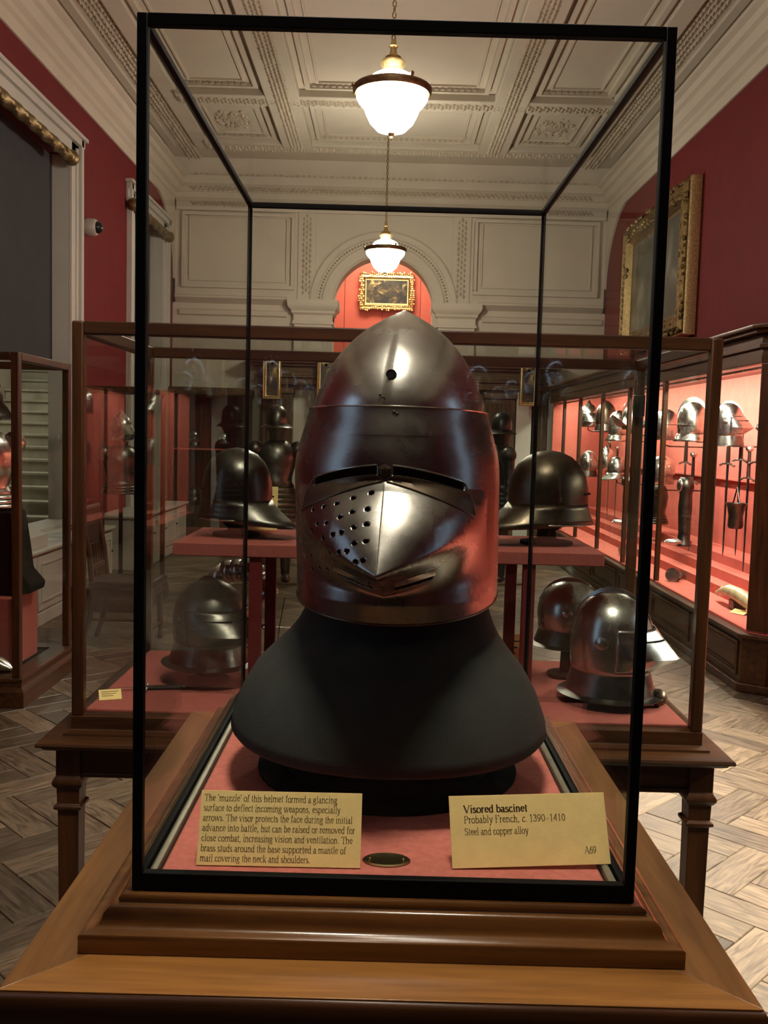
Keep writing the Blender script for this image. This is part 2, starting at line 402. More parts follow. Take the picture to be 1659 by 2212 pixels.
for x in (-1.94, 1.96):
    m = mb()
    for k in range(150):
        a = random.uniform(0, 2*PI); r = random.uniform(.0, .25)*random.choice((1, 1, .6)); e = random.uniform(.015, .035)
        m.ellipsoid((x+r*math.cos(a)*1.0, 11.12+r*math.sin(a)*1.3, ZC-.002), (e, e*1.5, e*.8), 6, 4)
    stuff(m.build('plaster_rosette', 'cream_orn', ceil))

# cornices along both long walls and the far wall
def cornice(name, s):
    prof = [(0, 4.76), (.02, 4.76), (.03, 4.80), (.03, 4.86), (.06, 4.88), (.06, 4.93), (.11, 4.96), (.13, 5.02), (.13, 5.05), (.17, 5.07), (.19, 5.12), (.24, 5.14), (.24, 5.18), (.20, 5.20), (.12, 5.26), (.08, 5.35), (0, 5.35)]
    m = mb(); m.prism([(s*(XW-o), z) for (o, z) in prof], 'Y', YR, YF-.05)
    return structure(m.build(name, 'cream', angle=20))
cornice('trim_1', -1); cornice('trim_2', 1)
m = mb(); prof = [(0, 4.72), (.04, 4.72), (.05, 4.78), (.05, 4.84), (.12, 4.88), (.12, 4.95), (.14, 4.96), (.14, 5.03), (.20, 5.06), (.22, 5.12), (.22, 5.16), (.30, 5.20), (.38, 5.28), (.42, 5.35), (0, 5.35)]
m.prism([(YF-o, z) for (o, z) in prof], 'X', -XW+.05, XW-.05)
t3 = structure(m.build('trim_3', 'cream', angle=20))
relief(((-2.9, YF-.14, 4.995), (2.9, YF-.14, 4.995)), .06, 2, .07, .032, (0, -1, 0), t3, 'egg_band')
relief(((-2.9, YF-.05, 4.81), (2.9, YF-.05, 4.81)), .06, 2, .055, .028, (0, -1, 0), t3, 'leaf_band')
m = mb()
for i in range(70): m.box(-2.8+i*.08, -2.755+i*.08, YF-.27, YF-.21, 5.165, 5.215)
stuff(m.build('dentil_row', 'cream_orn', t3))

# far wall with the arch
ACX, AR, ASP = -.088, .724, 3.41
def arch_wall():
    m = mb(); y0, y1, zt = YF, YF+.35, 5.4
    m.box(-XW, ACX-AR, y0, y1, 0, zt); m.box(ACX+AR, XW, y0, y1, 0, zt)
    m.box(ACX-AR, ACX+AR, y0, y1, 0, 2.7)
    n = 40; arc = [(ACX-AR*math.cos(PI*i/n), ASP+AR*math.sin(PI*i/n)) for i in range(n+1)]
    for i in range(n):
        (xa, za), (xb, zb) = arc[i], arc[i+1]
        m.add([(xa, y0, za), (xb, y0, zb), (xb, y0, zt), (xa, y0, zt), (xa, y1, za), (xb, y1, zb), (xb, y1, zt), (xa, y1, zt)],
              [(0, 1, 2, 3), (4, 7, 6, 5), (0, 4, 5, 1)])
    return structure(m.build('wall_back', 'cream', angle=25))
wb = arch_wall()
def ring(r0, r1, y, t, name, mat='cream', prof=None):
    m = mb(); n = 48; pr = prof or [(r0, y), (r0, y-t), (r0+.02, y-t-.012), (r1-.02, y-t-.012), (r1, y-t), (r1, y)]
    rows = [[(ACX-r*math.cos(PI*i/n), yy, ASP+r*math.sin(PI*i/n)) for (r, yy) in pr] for i in range(n+1)]
    m.grid(rows); return m.build(name, mat, wb, angle=25)
ring(.74, .90, YF, .025, 'archivolt'); ring(.98, 1.08, YF, .035, 'hood_moulding')
m = mb()
for i in range(64):
    a = PI*(i+.5)/64; r = .94; c = Vector((ACX-r*math.cos(a), YF, ASP+r*math.sin(a))); t = Vector((math.sin(a), 0, math.cos(a))); nn = Vector((-math.cos(a), 0, math.sin(a)))
    e = .02; m.add([c-t*e, c-nn*e, c+t*e, c+nn*e, c+Vector((0, -.03, 0))], [(0, 1, 4), (1, 2, 4), (2, 3, 4), (3, 0, 4)])
stuff(m.build('leaf_band', 'cream_orn', wb, fix=False))
for s, x0, x1 in ((-1, -1.47, -.812+.02), (1, .636-.02, 1.28)):
    m = mb(); yy = YF
    box(x0+.10, x1-.03, yy-.09, yy+.34, 2.2, 3.135).build('pier_shaft', 'cream', wb)
    pr = [(0, 3.13), (.015, 3.13), (.015, 3.16), (0, 3.18), (0, 3.26), (.03, 3.29), (.03, 3.32), (.07, 3.36), (.085, 3.40), (.085, 3.47), (-.05, 3.47)]
    m.sweep(x0+.09, x1-.02, yy-.10, yy+.34, pr); box(x0+.095, x1-.025, yy-.095, yy+.34, 3.131, 3.466).build('capital_core', 'cream', wb)
    m.build('impost_capital', 'cream', wb, angle=25)
for s in (-1, 1):
    cx = ACX+s*1.12
    box(cx-.13, cx+.13, YF-.02, YF, 3.49, 4.74).build('pilaster_strip', 'cream', wb, .004)
    relief(((cx, YF-.021, 3.55), (cx, YF-.021, 4.7)), .14, 3, .075, .03, (0, -1, 0), wb)
    # large framed panel
    xa, xb = sorted((ACX+s*1.30, s*3.02)); m = mb()
    for (o, t, h) in ((0, .05, .045), (.10, .025, .022)):
        a0, a1, z0, z1 = xa+o, xb-o, 3.62+o, 4.70-o*.5
        m.box(a0, a1, YF-h, YF, z0, z0+t).box(a0, a1, YF-h, YF, z1-t, z1).box(a0, a0+t, YF-h, YF, z0+t, z1-t).box(a1-t, a1, YF-h, YF, z0+t, z1-t)
    m.build('panel_moulding', 'cream', wb, .006)
    xa, xb = sorted((ACX+s*1.40, s*3.1)); m = mb()
    m.prism([(YF, 3.40), (YF-.10, 3.47), (YF-.10, 3.50), (YF, 3.52)], 'X', xa, xb)
    m.prism([(YF, 3.22), (YF-.03, 3.24), (YF-.04, 3.30), (YF, 3.32)], 'X', xa+.05, xb)
    m.build('string_course', 'cream', wb, angle=20)
    # cove spandrel where the side wall meets the far wall
    m = mb(); poly = [(YF, 3.4)]+[(YF-1.25*(1-math.cos(PI/2*i/12)), 3.75+1.03*math.sin(PI/2*i/12)) for i in range(13)]+[(YF, 4.78)]
    m.prism(poly, 'X', s*(XW-.03), s*XW); m.build('cove_spandrel', 'cream', wb, angle=25)

# little red room seen through the arch
rr = structure(box(-1.6, 1.5, 15.0, 15.1, 2.4, 5.3).build('wall_recess_back', 'red_recess'))
for k in range(5): box(-1.35+k*.62, -1.344+k*.62, 14.993, 15.0, 2.4, 5.3).build('cloth_seam', 'red_wall', rr)
structure(box(-1.7, -1.6, YF+.35, 15.1, 2.4, 5.3).build('wall_recess_left', 'red_recess'))
structure(box(1.5, 1.6, YF+.35, 15.1, 2.4, 5.3).build('wall_recess_right', 'red_recess'))
structure(box(-1.7, 1.6, YF+.35, 15.1, 5.3, 5.4).build('ceiling_recess', 'cream'))
structure(box(-1.7, 1.6, YF+.35, 15.1, 2.3, 2.4).build('floor_recess', 'oak_x'))

# paintings
def swirl_frame(m, x0, x1, z0, z1, y, w, rnd=.012, step=.045):
    """scrolling gilt relief around a frame lying in the XZ plane, facing -Y"""
    def run(a, b):
        d = (Vector(b)-Vector(a)); L_ = d.length; d.normalize(); n = max(2, int(L_/step)); side = Vector((-d.z, 0, d.x))
        for i in range(n):
            c = Vector(a)+d*(i+.5)*L_/n+side*random.uniform(-.25, .25)*w
            e = rnd*random.uniform(.8, 1.7); m.ellipsoid(c, (e*1.4, e, e*1.2), 6, 4)
    h = w/2
    for off in (0.1, .8):
        q = h*off
        run((x0+h-q, y, z0+h-q), (x1-h+q, y, z0+h-q)); run((x0+h-q, y, z1-h+q), (x1-h+q, y, z1-h+q))
        run((x0+h-q, y, z0+h), (x0+h-q, y, z1-h)); run((x1-h+q, y, z0+h), (x1-h+q, y, z1-h))
def frame_prof(x0, x1, z0, z1, y, w, d):
    m = mb(); pr = [(0, 0), (0, d*.75), (-w*.15, d), (-w*.35, d*.8), (-w*.6, d*.9), (-w*.85, d*.45), (-w, d*.4), (-w, 0)]
    cs = [(x0, z0, -1, -1), (x1, z0, 1, -1), (x1, z1, 1, 1), (x0, z1, -1, 1)]
    m.grid([[(cx+o*dx, y-h, cz+o*dz) for (o, h) in pr] for (cx, cz, dx, dz) in cs], closed_u=True); return m
p = thing('painting', 'small village painting in ornate gilt frame on the red wall beyond the arch', 'painting', (-.04, 15.0, 3.6))
frame_prof(-.486, .405, 3.60, 4.19, 14.99, .11, .09).build('frame', 'gilt', p, angle=25)
m = mb(); swirl_frame(m, -.486, .405, 3.60, 4.19, 14.915, .10, .011, .034); m.build('scrollwork', 'gilt', p)
stuff(p.children[-1])
box(-.38, .30, 14.955, 14.99, 3.70, 4.09).build('canvas', 'paint1', p)
p = thing('painting', 'partly hidden gilt-framed painting on the right side wall beyond the arch', 'painting', (1.5, 14.3, 3.4))
m = frame_prof(-.45, .45, -.35, .35, 0, .1, .07); m.xf(Matrix.Translation((1.30, 14.55, 3.78)) @ Matrix.Rotation(math.radians(62), 4, 'Z'))
m.build('frame', 'gilt', p, angle=25)
m = box(-.36, .36, -.03, -.0, -.26, .26); m.xf(Matrix.Translation((1.30, 14.55, 3.78)) @ Matrix.Rotation(math.radians(62), 4, 'Z')); m.build('canvas', 'gilt_dark', p)

p = thing('painting', 'large gilt-framed landscape hanging on the dark red right wall', 'painting', (3.15, 10.4, 2.7))
R90 = Matrix.Translation((3.14, 10.35, 0)) @ Matrix.Rotation(-PI/2, 4, 'Z')
m = frame_prof(-1.25, 1.25, 2.72, 4.22, 0, .22, .17)
m.xf(R90); m.build('frame', 'gilt_dark', p, angle=25)
m = mb(); swirl_frame(m, -1.25, 1.25, 2.72, 4.22, -.14, .2, .02, .07); m.xf(R90); stuff(m.build('scrollwork', 'gilt_dark', p))
m = frame_prof(-1.30, 1.30, 2.67, 4.27, 0, .05, .12); m.xf(R90); m.build('outer_moulding', 'gilt', p, angle=25)
m = box(-1.04, 1.04, -.07, -.0, 2.93, 4.01); m.xf(R90); m.build('canvas', 'paint2', p)

# windows in the left wall: architrave, reveals, blind, curtain pole
def window(idx, y0, y1, z0, z1, blind_z):
    w = structure(box(-3.40, -3.35, y0-.12, y1+.12, z1-.02, z1+.1).build('window_%d' % idx, 'white'))
    x = -XW
    for (a, b) in ((y0-.27, y0), (y1, y1+.27)):
        mm = mb()
        mm.box(x, x+.03, a, b, 0, z1+.16)
        e0, e1 = (a, a+.07) if a < y0-.1 else (b-.07, b)
        mm.box(x, x+.065, e0, e1, 0, z1+.21); mm.box(x, x+.045, a+.11, b-.11, 0, z1+.1)
        mm.build('window_casing', 'white', w, .004)
    mm = mb(); mm.box(x, x+.03, y0-.3, y1+.3, z1, z1+.14); mm.box(x, x+.065, y0-.3, y1+.3, z1+.14, z1+.21); mm.box(x, x+.09, y0-.34, y1+.34, z1+.21, z1+.245)
    mm.build('window_casing', 'white', w, .004)
    mm = mb(); mm.box(-3.35, x, y1-.012, y1+.001, z0, z1).box(-3.35, x, y0-.001, y0+.012, z0, z1).box(-3.35, x+.1, y0, y1, z0-.03, z0+.012)
    mm.build('window_reveal', 'white', w)
    b = box(-3.315, -3.30, y0+.03, y1-.04, blind_z, z1-.02).build('blind', 'blind', w)
    box(-3.32, -3.295, y0+.03, y1-.04, blind_z-.03, blind_z).build('blind_batten', 'blind', w)
    return w
window(1, *W1, 2.17); window(2, *W2, .75)
def pole(y0, y1, z, label):
    t = thing('curtain_pole', label, 'curtain pole', (-3.1, (y0+y1)/2, z))
    L_ = y1-y0; rows = []; n = int(L_/.02)
    m = mb(); rows = []
    for i in range(n+1):
        yy = y0+L_*i/n; row = []
        for j in range(16):
            a = 2*PI*j/16; r = .05*(1+.12*math.sin(3*a+yy*22)); row.append((-3.06+r*math.cos(a), yy, z+r*math.sin(a)))
        rows.append(row)
    m.grid(rows, closed_v=True); m.build('twisted_rod', 'gilt_dark', t)
    for yy in (y0, y1):
        m = mb(); s = 1 if yy == y1 else -1
        m.lathe([(0, -.01), (.055, 0), (.06, .02), (.045, .03), (.06, .05), (.075, .09), (.07, .13), (.045, .16), (0, .17)], n=20)
        m.xf(Matrix.Translation((-3.06, yy, z)) @ Matrix.Rotation(-s*PI/2, 4, 'X')); m.build('finial', 'gilt_dark', t)
        box(-3.15, -3.0, yy-s*.15-.02, yy-s*.15+.02, z-.015, z+.015).build('bracket', 'gilt_dark', t)
pole(4.3, 8.36, 4.10, 'twisted gilt curtain pole above the nearer window with the long grey blind')
pole(10.8, 12.45, 4.20, 'twisted gilt curtain pole above the farther window behind the glass case')

# stair hall beyond the first window
structure(box(-6.6, -3.5, 15.0, 15.1, 0, 5).build('wall_stair_back', 'stone'))
structure(box(-6.7, -6.6, 8.5, 15, 0, 5).build('wall_stair_left', 'red_wall'))
structure(box(-3.5, -3.4, 9.7, 15, 0, 5).build('wall_stair_right', 'stone'))
structure(box(-6.6, -3.5, 8, 15, -.1, 0).build('floor_stair', 'stone'))
st = thing('stone_staircase', 'pale stone staircase rising behind the left display case', 'staircase', (-4.8, 12, 0))
for i in range(16):
    z = .12+i*.165; y = 10.1+i*.29
    m = box(-5.75, -3.95, y, y+.30, max(0, z-.33), z); m.box(-5.75, -3.93, y-.025, y+.02, z-.035, z); m.build('step', 'stone', st, .006)
m = mb(); m.prism([(10.0, .0), (10.0, .75), (14.75, 3.45), (14.75, 0)], 'X', -5.95, -5.76); m.build('parapet', 'cream', st, .01)
m = mb(); m.prism([(10.0, .0), (10.0, .3), (14.75, 3.0), (14.75, 0)], 'X', -3.92, -3.80); m.build('stringer', 'white', st, .01)

# dome camera on the left wall
t = thing('security_camera', 'white dome security camera beside the window frame on the red wall', 'camera', (-3.15, 9.05, 3.6))
RY = Matrix.Translation((-3.15, 9.20, 3.61)) @ Matrix.Rotation(PI/2, 4, 'Y') @ Matrix.Scale(1.0, 4)
m = mb(); m.lathe([(.085, 0), (.09, .02), (.088, .09), (.075, .11), (.06, .112)], n=28); m.xf(RY); m.build('housing', 'white', t)
m = mb(); m.lathe([(.062, .108), (.06, .13), (.045, .16), (.02, .175), (0, .178)], n=24); m.xf(RY); m.build('dome', 'black_metal', t)

# ------------------------------------------------------------------ pendant lamps
def chain_mesh():
    m = mb(); n = 10
    m.tube([(.011*math.cos(2*PI*i/n), 0, .02*math.sin(2*PI*i/n)) for i in range(n)], .0042, 5, closed=True)
    return m.mesh('chain_link', M['gilt_dark'])
CH = chain_mesh()
def pendant(x, y, label):
    t = thing('pendant_lamp', label, 'lamp', (x, y, 3.4), 'pendant lamps along the room')
    m = mb(); m.lathe([(0, 3.425), (.03, 3.427), (.09, 3.445), (.135, 3.49), (.165, 3.55), (.172, 3.575), (.205, 3.61), (.222, 3.64), (.22, 3.655)], x, y, 40); m.build('glass_bowl', 'lamp', t)
    m = mb(); m.lathe([(.21, 3.655), (.234, 3.66), (.245, 3.675), (.247, 3.695), (.238, 3.705), (.215, 3.71), (.205, 3.70)], x, y, 40, cap=False)
    for k in range(3):
        a = 2*PI*k/3+.5; m.ellipsoid((x+.243*math.sin(a), y-.243*math.cos(a), 3.715), (.012, .012, .016), 8, 6)
    m.build('rim_band', 'gilt_dark', t)
    m = mb(); m.lathe([(.16, 3.69), (.155, 3.73), (.13, 3.765), (.085, 3.79), (.06, 3.80)], x, y, 32); m.build('upper_shade', 'lamp', t)
    m = mb(); m.lathe([(.06, 3.795), (.062, 3.82), (.075, 3.84), (.078, 3.855), (.06, 3.87), (.04, 3.875), (.05, 3.885), (.025, 3.90), (.018, 3.94), (.03, 3.95), (.018, 3.96), (.015, 3.99), (.0, 4.0)], x, y, 24); m.build('collar', 'gilt', t)
    m = mb(); m.lathe([(0, 3.385), (.008, 3.39), (.011, 3.40), (.006, 3.41), (.02, 3.42), (.026, 3.43)], x, y, 14); m.build('bottom_finial', 'gilt_dark', t)
    off = t.location; z = 4.0; k = 0
    while z < ZC:
        o = bpy.data.objects.new('chain_link', CH); C.objects.link(o); o.parent = t; o.location = (0, 0, z-off.z); o.rotation_euler = (0, 0, (k % 2)*PI/2+.3)
        z += .034; k += 1
    m = mb()
    m.lathe([(.0, ZC-.06), (.03, ZC-.055), (.07, ZC-.01), (.08, ZC-.0)], x, y, 20); m.build('ceiling_rose', 'gilt_dark', t)
pendant(-.02, 5.3, 'large lit opal glass pendant lamp, the nearer one in view')
pendant(-.06, 10.35, 'smaller-looking lit opal pendant lamp hanging in front of the arch')
pendant(.02, .02, 'lit opal pendant lamp hanging high above the helmet case')

# ------------------------------------------------------------------ front pedestal table
t = thing('pedestal_table', 'warm brown wooden table under the front glass case', 'table', (0, .3, 0))
X0, X1, Y0, Y1, ZT = -.292, .292, -.074, .655, 1.122
TH = .034
# four mitred boards
def mitre_board(ax, ay, bx, by, cx, cy, dx, dy, name, mat):
    m = mb(); q = [(ax, ay), (bx, by), (cx, cy), (dx, dy)]
    m.prism(q, 'Z', ZT-TH, ZT); return m.build(name, mat, t, .0006)
I = .085
mitre_board(X0, Y0, X1, Y0, X1-I, Y0+I, X0+I, Y0+I, 'top_board', 'top_x')
mitre_board(X0, Y1, X0+I, Y1-I, X1-I, Y1-I, X1, Y1, 'top_board', 'top_x')
mitre_board(X0, Y0, X0+I, Y0+I, X0+I, Y1-I, X0, Y1, 'top_board', 'top_y')
mitre_board(X1, Y0, X1, Y1, X1-I, Y1-I, X1-I, Y0+I, 'top_board', 'top_y')
m = mb(); m.sweep(X0, X1, Y0, Y1, [(-.001, ZT-.0015), (.001, ZT-.002), (.003, ZT-.006), (.0035, ZT-.015), (.003, ZT-TH+.004), (0, ZT-TH), (-.001, ZT-TH)], closed=True); m.build('shaded_edge_band', 'mahog', t, angle=60)  # dark band added; shade of the table's edge put into its colour
box(X0+I, X1-I, Y0+I, Y1-I, ZT-TH, ZT-.002).build('top_panel', 'mahog', t)
m = mb(); m.sweep(X0, X1, Y0, Y1, [(-.05, ZT-TH), (-.012, ZT-TH), (-.014, ZT-TH-.012), (-.03, ZT-TH-.028), (-.034, ZT-TH-.035), (-.05, ZT-TH-.035)], closed=True); m.build('under_moulding', 'mahog', t, angle=25)
m = mb(); m.box(X0+.05, X1-.05, Y0+.05, Y0+.07, .97, ZT-TH).box(X0+.05, X1-.05, Y1-.07, Y1-.05, .97, ZT-TH).box(X0+.05, X0+.07, Y0+.07, Y1-.07, .97, ZT-TH).box(X1-.07, X1-.05, Y0+.07, Y1-.07, .97, ZT-TH)
m.build('apron', 'mahog', t, .002)
def square_leg(m, cx, cy, zt, w0, w1):
    def sq(w, z): return [(cx-w/2, cy-w/2, z), (cx+w/2, cy-w/2, z), (cx+w/2, cy+w/2, z), (cx-w/2, cy+w/2, z)]
    pr = [(w0, zt), (w0, zt-.062), (w0+.006, zt-.066), (w0+.014, zt-.074), (w0+.014, zt-.08), (w0+.004, zt-.088), (w0-.002, zt-.09), (w0-.004, zt-.125), (w0+.008, zt-.129), (w0+.008, zt-.136), (w0-.006, zt-.14), (w1, .0)]
    rows = [sq(w, z) for (w, z) in pr]; m.grid(rows, closed_v=True); b = len(m.v)-4*len(rows); m.f.append((b, b+1, b+2, b+3)); m.f.append(tuple(len(m.v)-4+i for i in (3, 2, 1, 0)))
for sx in (X0+.06, X1-.06):
    for sy in (Y0+.06, Y1-.06):
        m = mb(); square_leg(m, sx, sy, ZT-TH, .055, .038); m.build('leg', 'mahog_z', t, .002)

# ------------------------------------------------------------------ front glass case
CZ0, CZ1, CD = 1.1655, 1.8724, .604
fc = thing('glass_case', 'tall black-framed glass case holding the pointed steel helmet', 'display case', (0, .3, ZT))
m = mb(); m.sweep(-.21, .21, 0, CD, [(-.02, 1.1655), (.005, 1.1650), (.0085, 1.1630), (.0095, 1.1605), (.0085, 1.1585), (.0100, 1.1575), (.0130, 1.1573), (.0165, 1.1555), (.0200, 1.1515), (.0215, 1.1470), (.0235, 1.1430), (.0275, 1.1400), (.0335, 1.1382), (.0365, 1.1380), (.0378, 1.1368), (.0378, 1.1235), (.0370, ZT), (-.02, ZT)], closed=True, kf=.6)
m.build('base_moulding', 'mould', fc, angle=40)
box(-.2, .2, .01, CD-.01, ZT+.001, 1.1655).build('case_floor', 'mahog', fc)
pw = .0085
for (x, y, w) in ((-.21+pw/2, pw/2, pw), (.21-pw/2, pw/2, pw), (-.21+.003, CD-.003, .006), (.21-.003, CD-.003, .006)):
    m = mb(); m.box(x-w/2, x+w/2, y-w/2, y+w/2, CZ0, CZ1); m.build('corner_post', 'black', fc, .0008)
box(-.2015, .2015, 0, pw, CZ1-.0092, CZ1).build('top_rail', 'black', fc, .0008)
box(-.204, .204, CD-.006, CD, CZ1-.0075, CZ1).build('top_rail', 'black', fc, .0008)
for s in (-1, 1):
    m = box(s*.21-(.007 if s > 0 else 0), s*.21+(.007 if s < 0 else 0), pw, CD-.006, CZ1-.0065, CZ1); m.build('top_rail', 'black', fc, .0008)
    m = box(s*.21-(.007 if s > 0 else 0), s*.21+(.007 if s < 0 else 0), pw, CD-.006, CZ0-.0, CZ0+.0095); m.build('bottom_rail', 'black', fc, .0008)
    xx = s*.1975
    mm = mb(); mm.prism([(xx-.0030, 1.166), (xx-.0030, 1.1730), (xx-.001, 1.1745), (xx+.001, 1.1745), (xx+.0030, 1.1735), (xx+.0030, 1.166)], 'Y', .009, CD-.008); mm.build('glazing_bead', 'bead', fc)
box(-.2015, .2015, 0, pw, CZ0-.0, CZ0+.0155).build('bottom_rail', 'black', fc, .0008)
box(-.204, .204, CD-.006, CD, CZ0, CZ0+.0095).build('bottom_rail', 'black', fc, .0008)
box(-.192, .192, .0088, .0125, 1.166, 1.1785).build('glazing_bead', 'bead', fc)
box(-.2015, .2015, .003, .0065, CZ0+.0155, CZ1-.0092).build('glass_pane', 'glass', fc)
box(-.204, .204, CD-.0045, CD-.0015, CZ0+.009, CZ1-.0075).build('glass_pane', 'glass', fc)
box(-.203, .203, .0065, CD-.0045, CZ1-.005, CZ1-.0015).build('glass_pane', 'glass', fc)
for s in (-1, 1):
    box(min(s*.2085, s*.2055), max(s*.2085, s*.2055), pw, CD-.006, CZ0+.0095, CZ1-.0065).build('glass_pane', 'glass', fc)
m = mb(); m.box(-.1925, .1925, .0135, CD-.015, 1.1655, 1.170); m.build('baize_panel', 'baize', fc, .003)
ZB = 1.170

# ------------------------------------------------------------------ bust
HX, HY = .006, .285
bs = thing('display_bust', 'dark charcoal felt-covered bust carrying the pointed helmet', 'bust', (.004, .30, ZB))
bprof = [(.00, 1.219), (.10, 1.220), (.160, 1.222), (.174, 1.2245), (.1775, 1.229), (.1755, 1.240), (.166, 1.266), (.151, 1.292), (.133, 1.312), (.119, 1.328), (.110, 1.342), (.103, 1.358), (.098, 1.38), (.096, 1.40), (.088, 1.43), (.078, 1.48), (.072, 1.55), (.055, 1.60), (.02, 1.62), (0, 1.622)]
def bust_fn(a, r, z, p):
    # shoulders: wider than deep at the top, rim dips at the front
    k = max(0, min(1, (1.36-z)/.12)); c, s_ = math.cos(a), math.sin(a)
    sq = 1+.035*k*math.sin(2*a)**2
    x = .004+(.007*max(0,min(1,(z-1.3)/.05)))+r*s_*sq; y = .300-r*c*sq*(1.02 if c > 0 else .92)
    zz = z-(.004*k if c > 0 else 0)*c*c
    return (x, y, zz)
m = mb(); m.lathe(bprof, n=72, fn=bust_fn); m.build('torso', 'bust', bs, angle=60)
m = mb(); m.lathe([(.148, ZB), (.148, 1.174), (.118, 1.178), (  .115, 1.228)], .004, .305, 48); m.build('plinth', 'void', bs)

# ------------------------------------------------------------------ the bascinet
hb = thing('visored_bascinet', 'large polished steel pointed helmet with slit visor inside the front case', 'helmet', (HX, HY, 1.36))
HYAW = math.radians(-6.2)     # face turned slightly to the left of the picture
def interp(tab, z):
    if z <= tab[0][0]: return tab[0][1]
    for (a, b), (c, d) in zip(tab, tab[1:]):
        if z <= c:
            t = (z-a)/(c-a); return b+(d-b)*t
    return tab[-1][1]
def smooth_tab(tab, n=80):
    # Catmull-Rom resample
    out = []; P = [tab[0]]+tab+[tab[-1]]
    for i in range(1, len(P)-2):
        p0, p1, p2, p3 = P[i-1:i+3]
        for k in range(n//len(tab)+2):
            t = k/(n//len(tab)+2)
            out.append(tuple(.5*((2*b)+(-a+c)*t+(2*a-5*b+4*c-d)*t*t+(-a+3*b-3*c+d)*t**3) for a, b, c, d in zip(p0, p1, p2, p3)))
    out.append(tab[-1]); return out
SA = smooth_tab([(1.372, .1065), (1.42, .1072), (1.47, .1078), (1.52, .1075), (1.55, .1005), (1.571, .0945), (1.591, .0905), (1.617, .0805), (1.642, .0650), (1.663, .0455), (1.678, .0245), (1.6905, .002)])
# shape functions --------------------------------------------------------
def apex_shift(z): t = max(0, (z-1.56)/.127); return .0005*t*t+(.0035 if z < 1.40 else .0035*max(0, (1.52-z)/.12)), .030*t*t      # leans right and back
def skull_pt(th, z, off=0.0):
    a = interp(SA, z)+off; b = a*1.10+(.006 if z < 1.55 else .006*max(0, (1.6905-z)/.1365))
    k = max(0, min(1, (z-1.52)/.10)); keel = 1+.028*k*math.exp(-(th/.30)**2)
    sx, sy = apex_shift(z)
    c, s_ = math.cos(th), math.sin(th)
    x = a*s_*keel; y = -b*c*keel if c > 0 else -b*c*1.02
    return Vector((x+sx, y+sy, z))
def to_world(v):
    c, s_ = math.cos(HYAW), math.sin(HYAW)
    return (HX+c*v.x-s_*v.y, HY+s_*v.x+c*v.y, v.z)
m = mb(); rows = []
zs = [1.372+(1.6905-1.372)*(1-(1-i/90)**1.25) for i in range(91)]
for z in zs: rows.append([to_world(skull_pt(2*PI*j/120, z)) for j in range(120)])
vs0 = [p for r_ in rows for p in r_]; fs0 = []
for i in range(90):
    for j in range(120):
        th_ = (j+.5)/120*2*PI; th_ = th_ if th_ < PI else th_-2*PI
        if abs(th_) < 1.25 and zs[i+1] < 1.568: continue      # face opening behind the visor
        a_, b_ = i*120+j, i*120+(j+1) % 120; fs0.append((a_, a_+120, b_+120, b_))
m.add(vs0, fs0)
sk = m.build('skull', 'steel', hb, angle=50); sk.modifiers.new('s', 'SOLIDIFY').thickness = .0012
# visor surface
VT, VB = 1.579, 1.364
def vis_pt(th, z, off=.0):
    p = skull_pt(th, min(z, 1.579), .0042+off)
    if z < 1.372: p = skull_pt(th, 1.372, .0042+off); p.z = z
    s_ = abs(th)
    # brow to slit bulges forward a little; sides fall straight
    f = 0
    top, low0 = 1.5075, 1.4235
    w = 1.08
    if s_ < w:
        prof = (1-s_/w); prof = .72*prof**1.05+.28*prof**2.2
        low = low0+.062*(s_/w); tp = top-.012*(s_/w)
        H = .074
        if z >= tp: f = 0
        elif z >= low: t_ = (tp-z)/(tp-low); mxx = min(1, (s_/w)/.35); f = H*prof*((1-mxx)*t_**.92+mxx*math.sin(t_*PI/2))
        else:
            d = min(1, (low-z)/(.034+.045*s_)); f = H*prof*(1-d*d*(3-2*d))**(1.15)
            # chin stays slightly full
            f += .006*(1-s_/w)*max(0, min(1, d))*max(0, min(1, (z-VB)/.02))
    # lip under the eye slit
    sl = slit_z(th)
    if s_ < .80 and z < sl-.004:
        e = (sl-.004-z)
        if e < .016: f += .0035*max(0, 1-abs(e-.003)/.013)
    n = Vector((math.sin(th)*.55, -math.cos(th), 0)).normalized()
    return p+n*f
def slit_z(th): return 1.5165-.0155*(min(abs(th), .8)/.73)**1.6
nu, nv = 360, 240; TM = math.radians(104)
def zbot(th): return VB+.016*(abs(th)/(PI/2))**2
verts = []; grid = []
for i in range(nv+1):
    row = []
    for j in range(nu+1):
        th = -TM+2*TM*j/nu; zb = zbot(th); zt = VT-.004*(abs(th)/TM)**2; z = zb+(zt-zb)*i/nv; row.append((th, z))
    grid.append(row)
# breathing holes, on the helmet's right side (left in the picture)
import itertools
PXH = [(-0.1, 1.4947), (-0.245, 1.4893), (-0.375, 1.4833), (-0.495, 1.4793), (-0.11, 1.48), (-0.225, 1.4767), (-0.315, 1.4713), (-0.615, 1.4753), (-0.1, 1.4667),
       (-0.19, 1.4633), (-0.28, 1.458), (-0.425, 1.4647), (-0.525, 1.4627), (-0.09, 1.452), (-0.17, 1.4493), (-0.35, 1.4553), (-0.445, 1.4507), (-0.6, 1.4553),
       (-0.82, 1.4387), (-0.59, 1.4427), (-0.22, 1.442), (-0.285, 1.44), (-0.385, 1.4373), (-0.59, 1.43), (-0.75, 1.4267), (-0.875, 1.4233), (-0.985, 1.4327),
       (-0.095, 1.4353), (-0.145, 1.4333), (-0.44, 1.4193), (-0.53, 1.416), (-0.645, 1.4153), (-0.775, 1.412)]
HR = .0025
drop = set()
def in_slit(th, z):
    a = abs(th); return .075 < a < .74 and slit_z(th)-.0040 < z < slit_z(th)+.0045
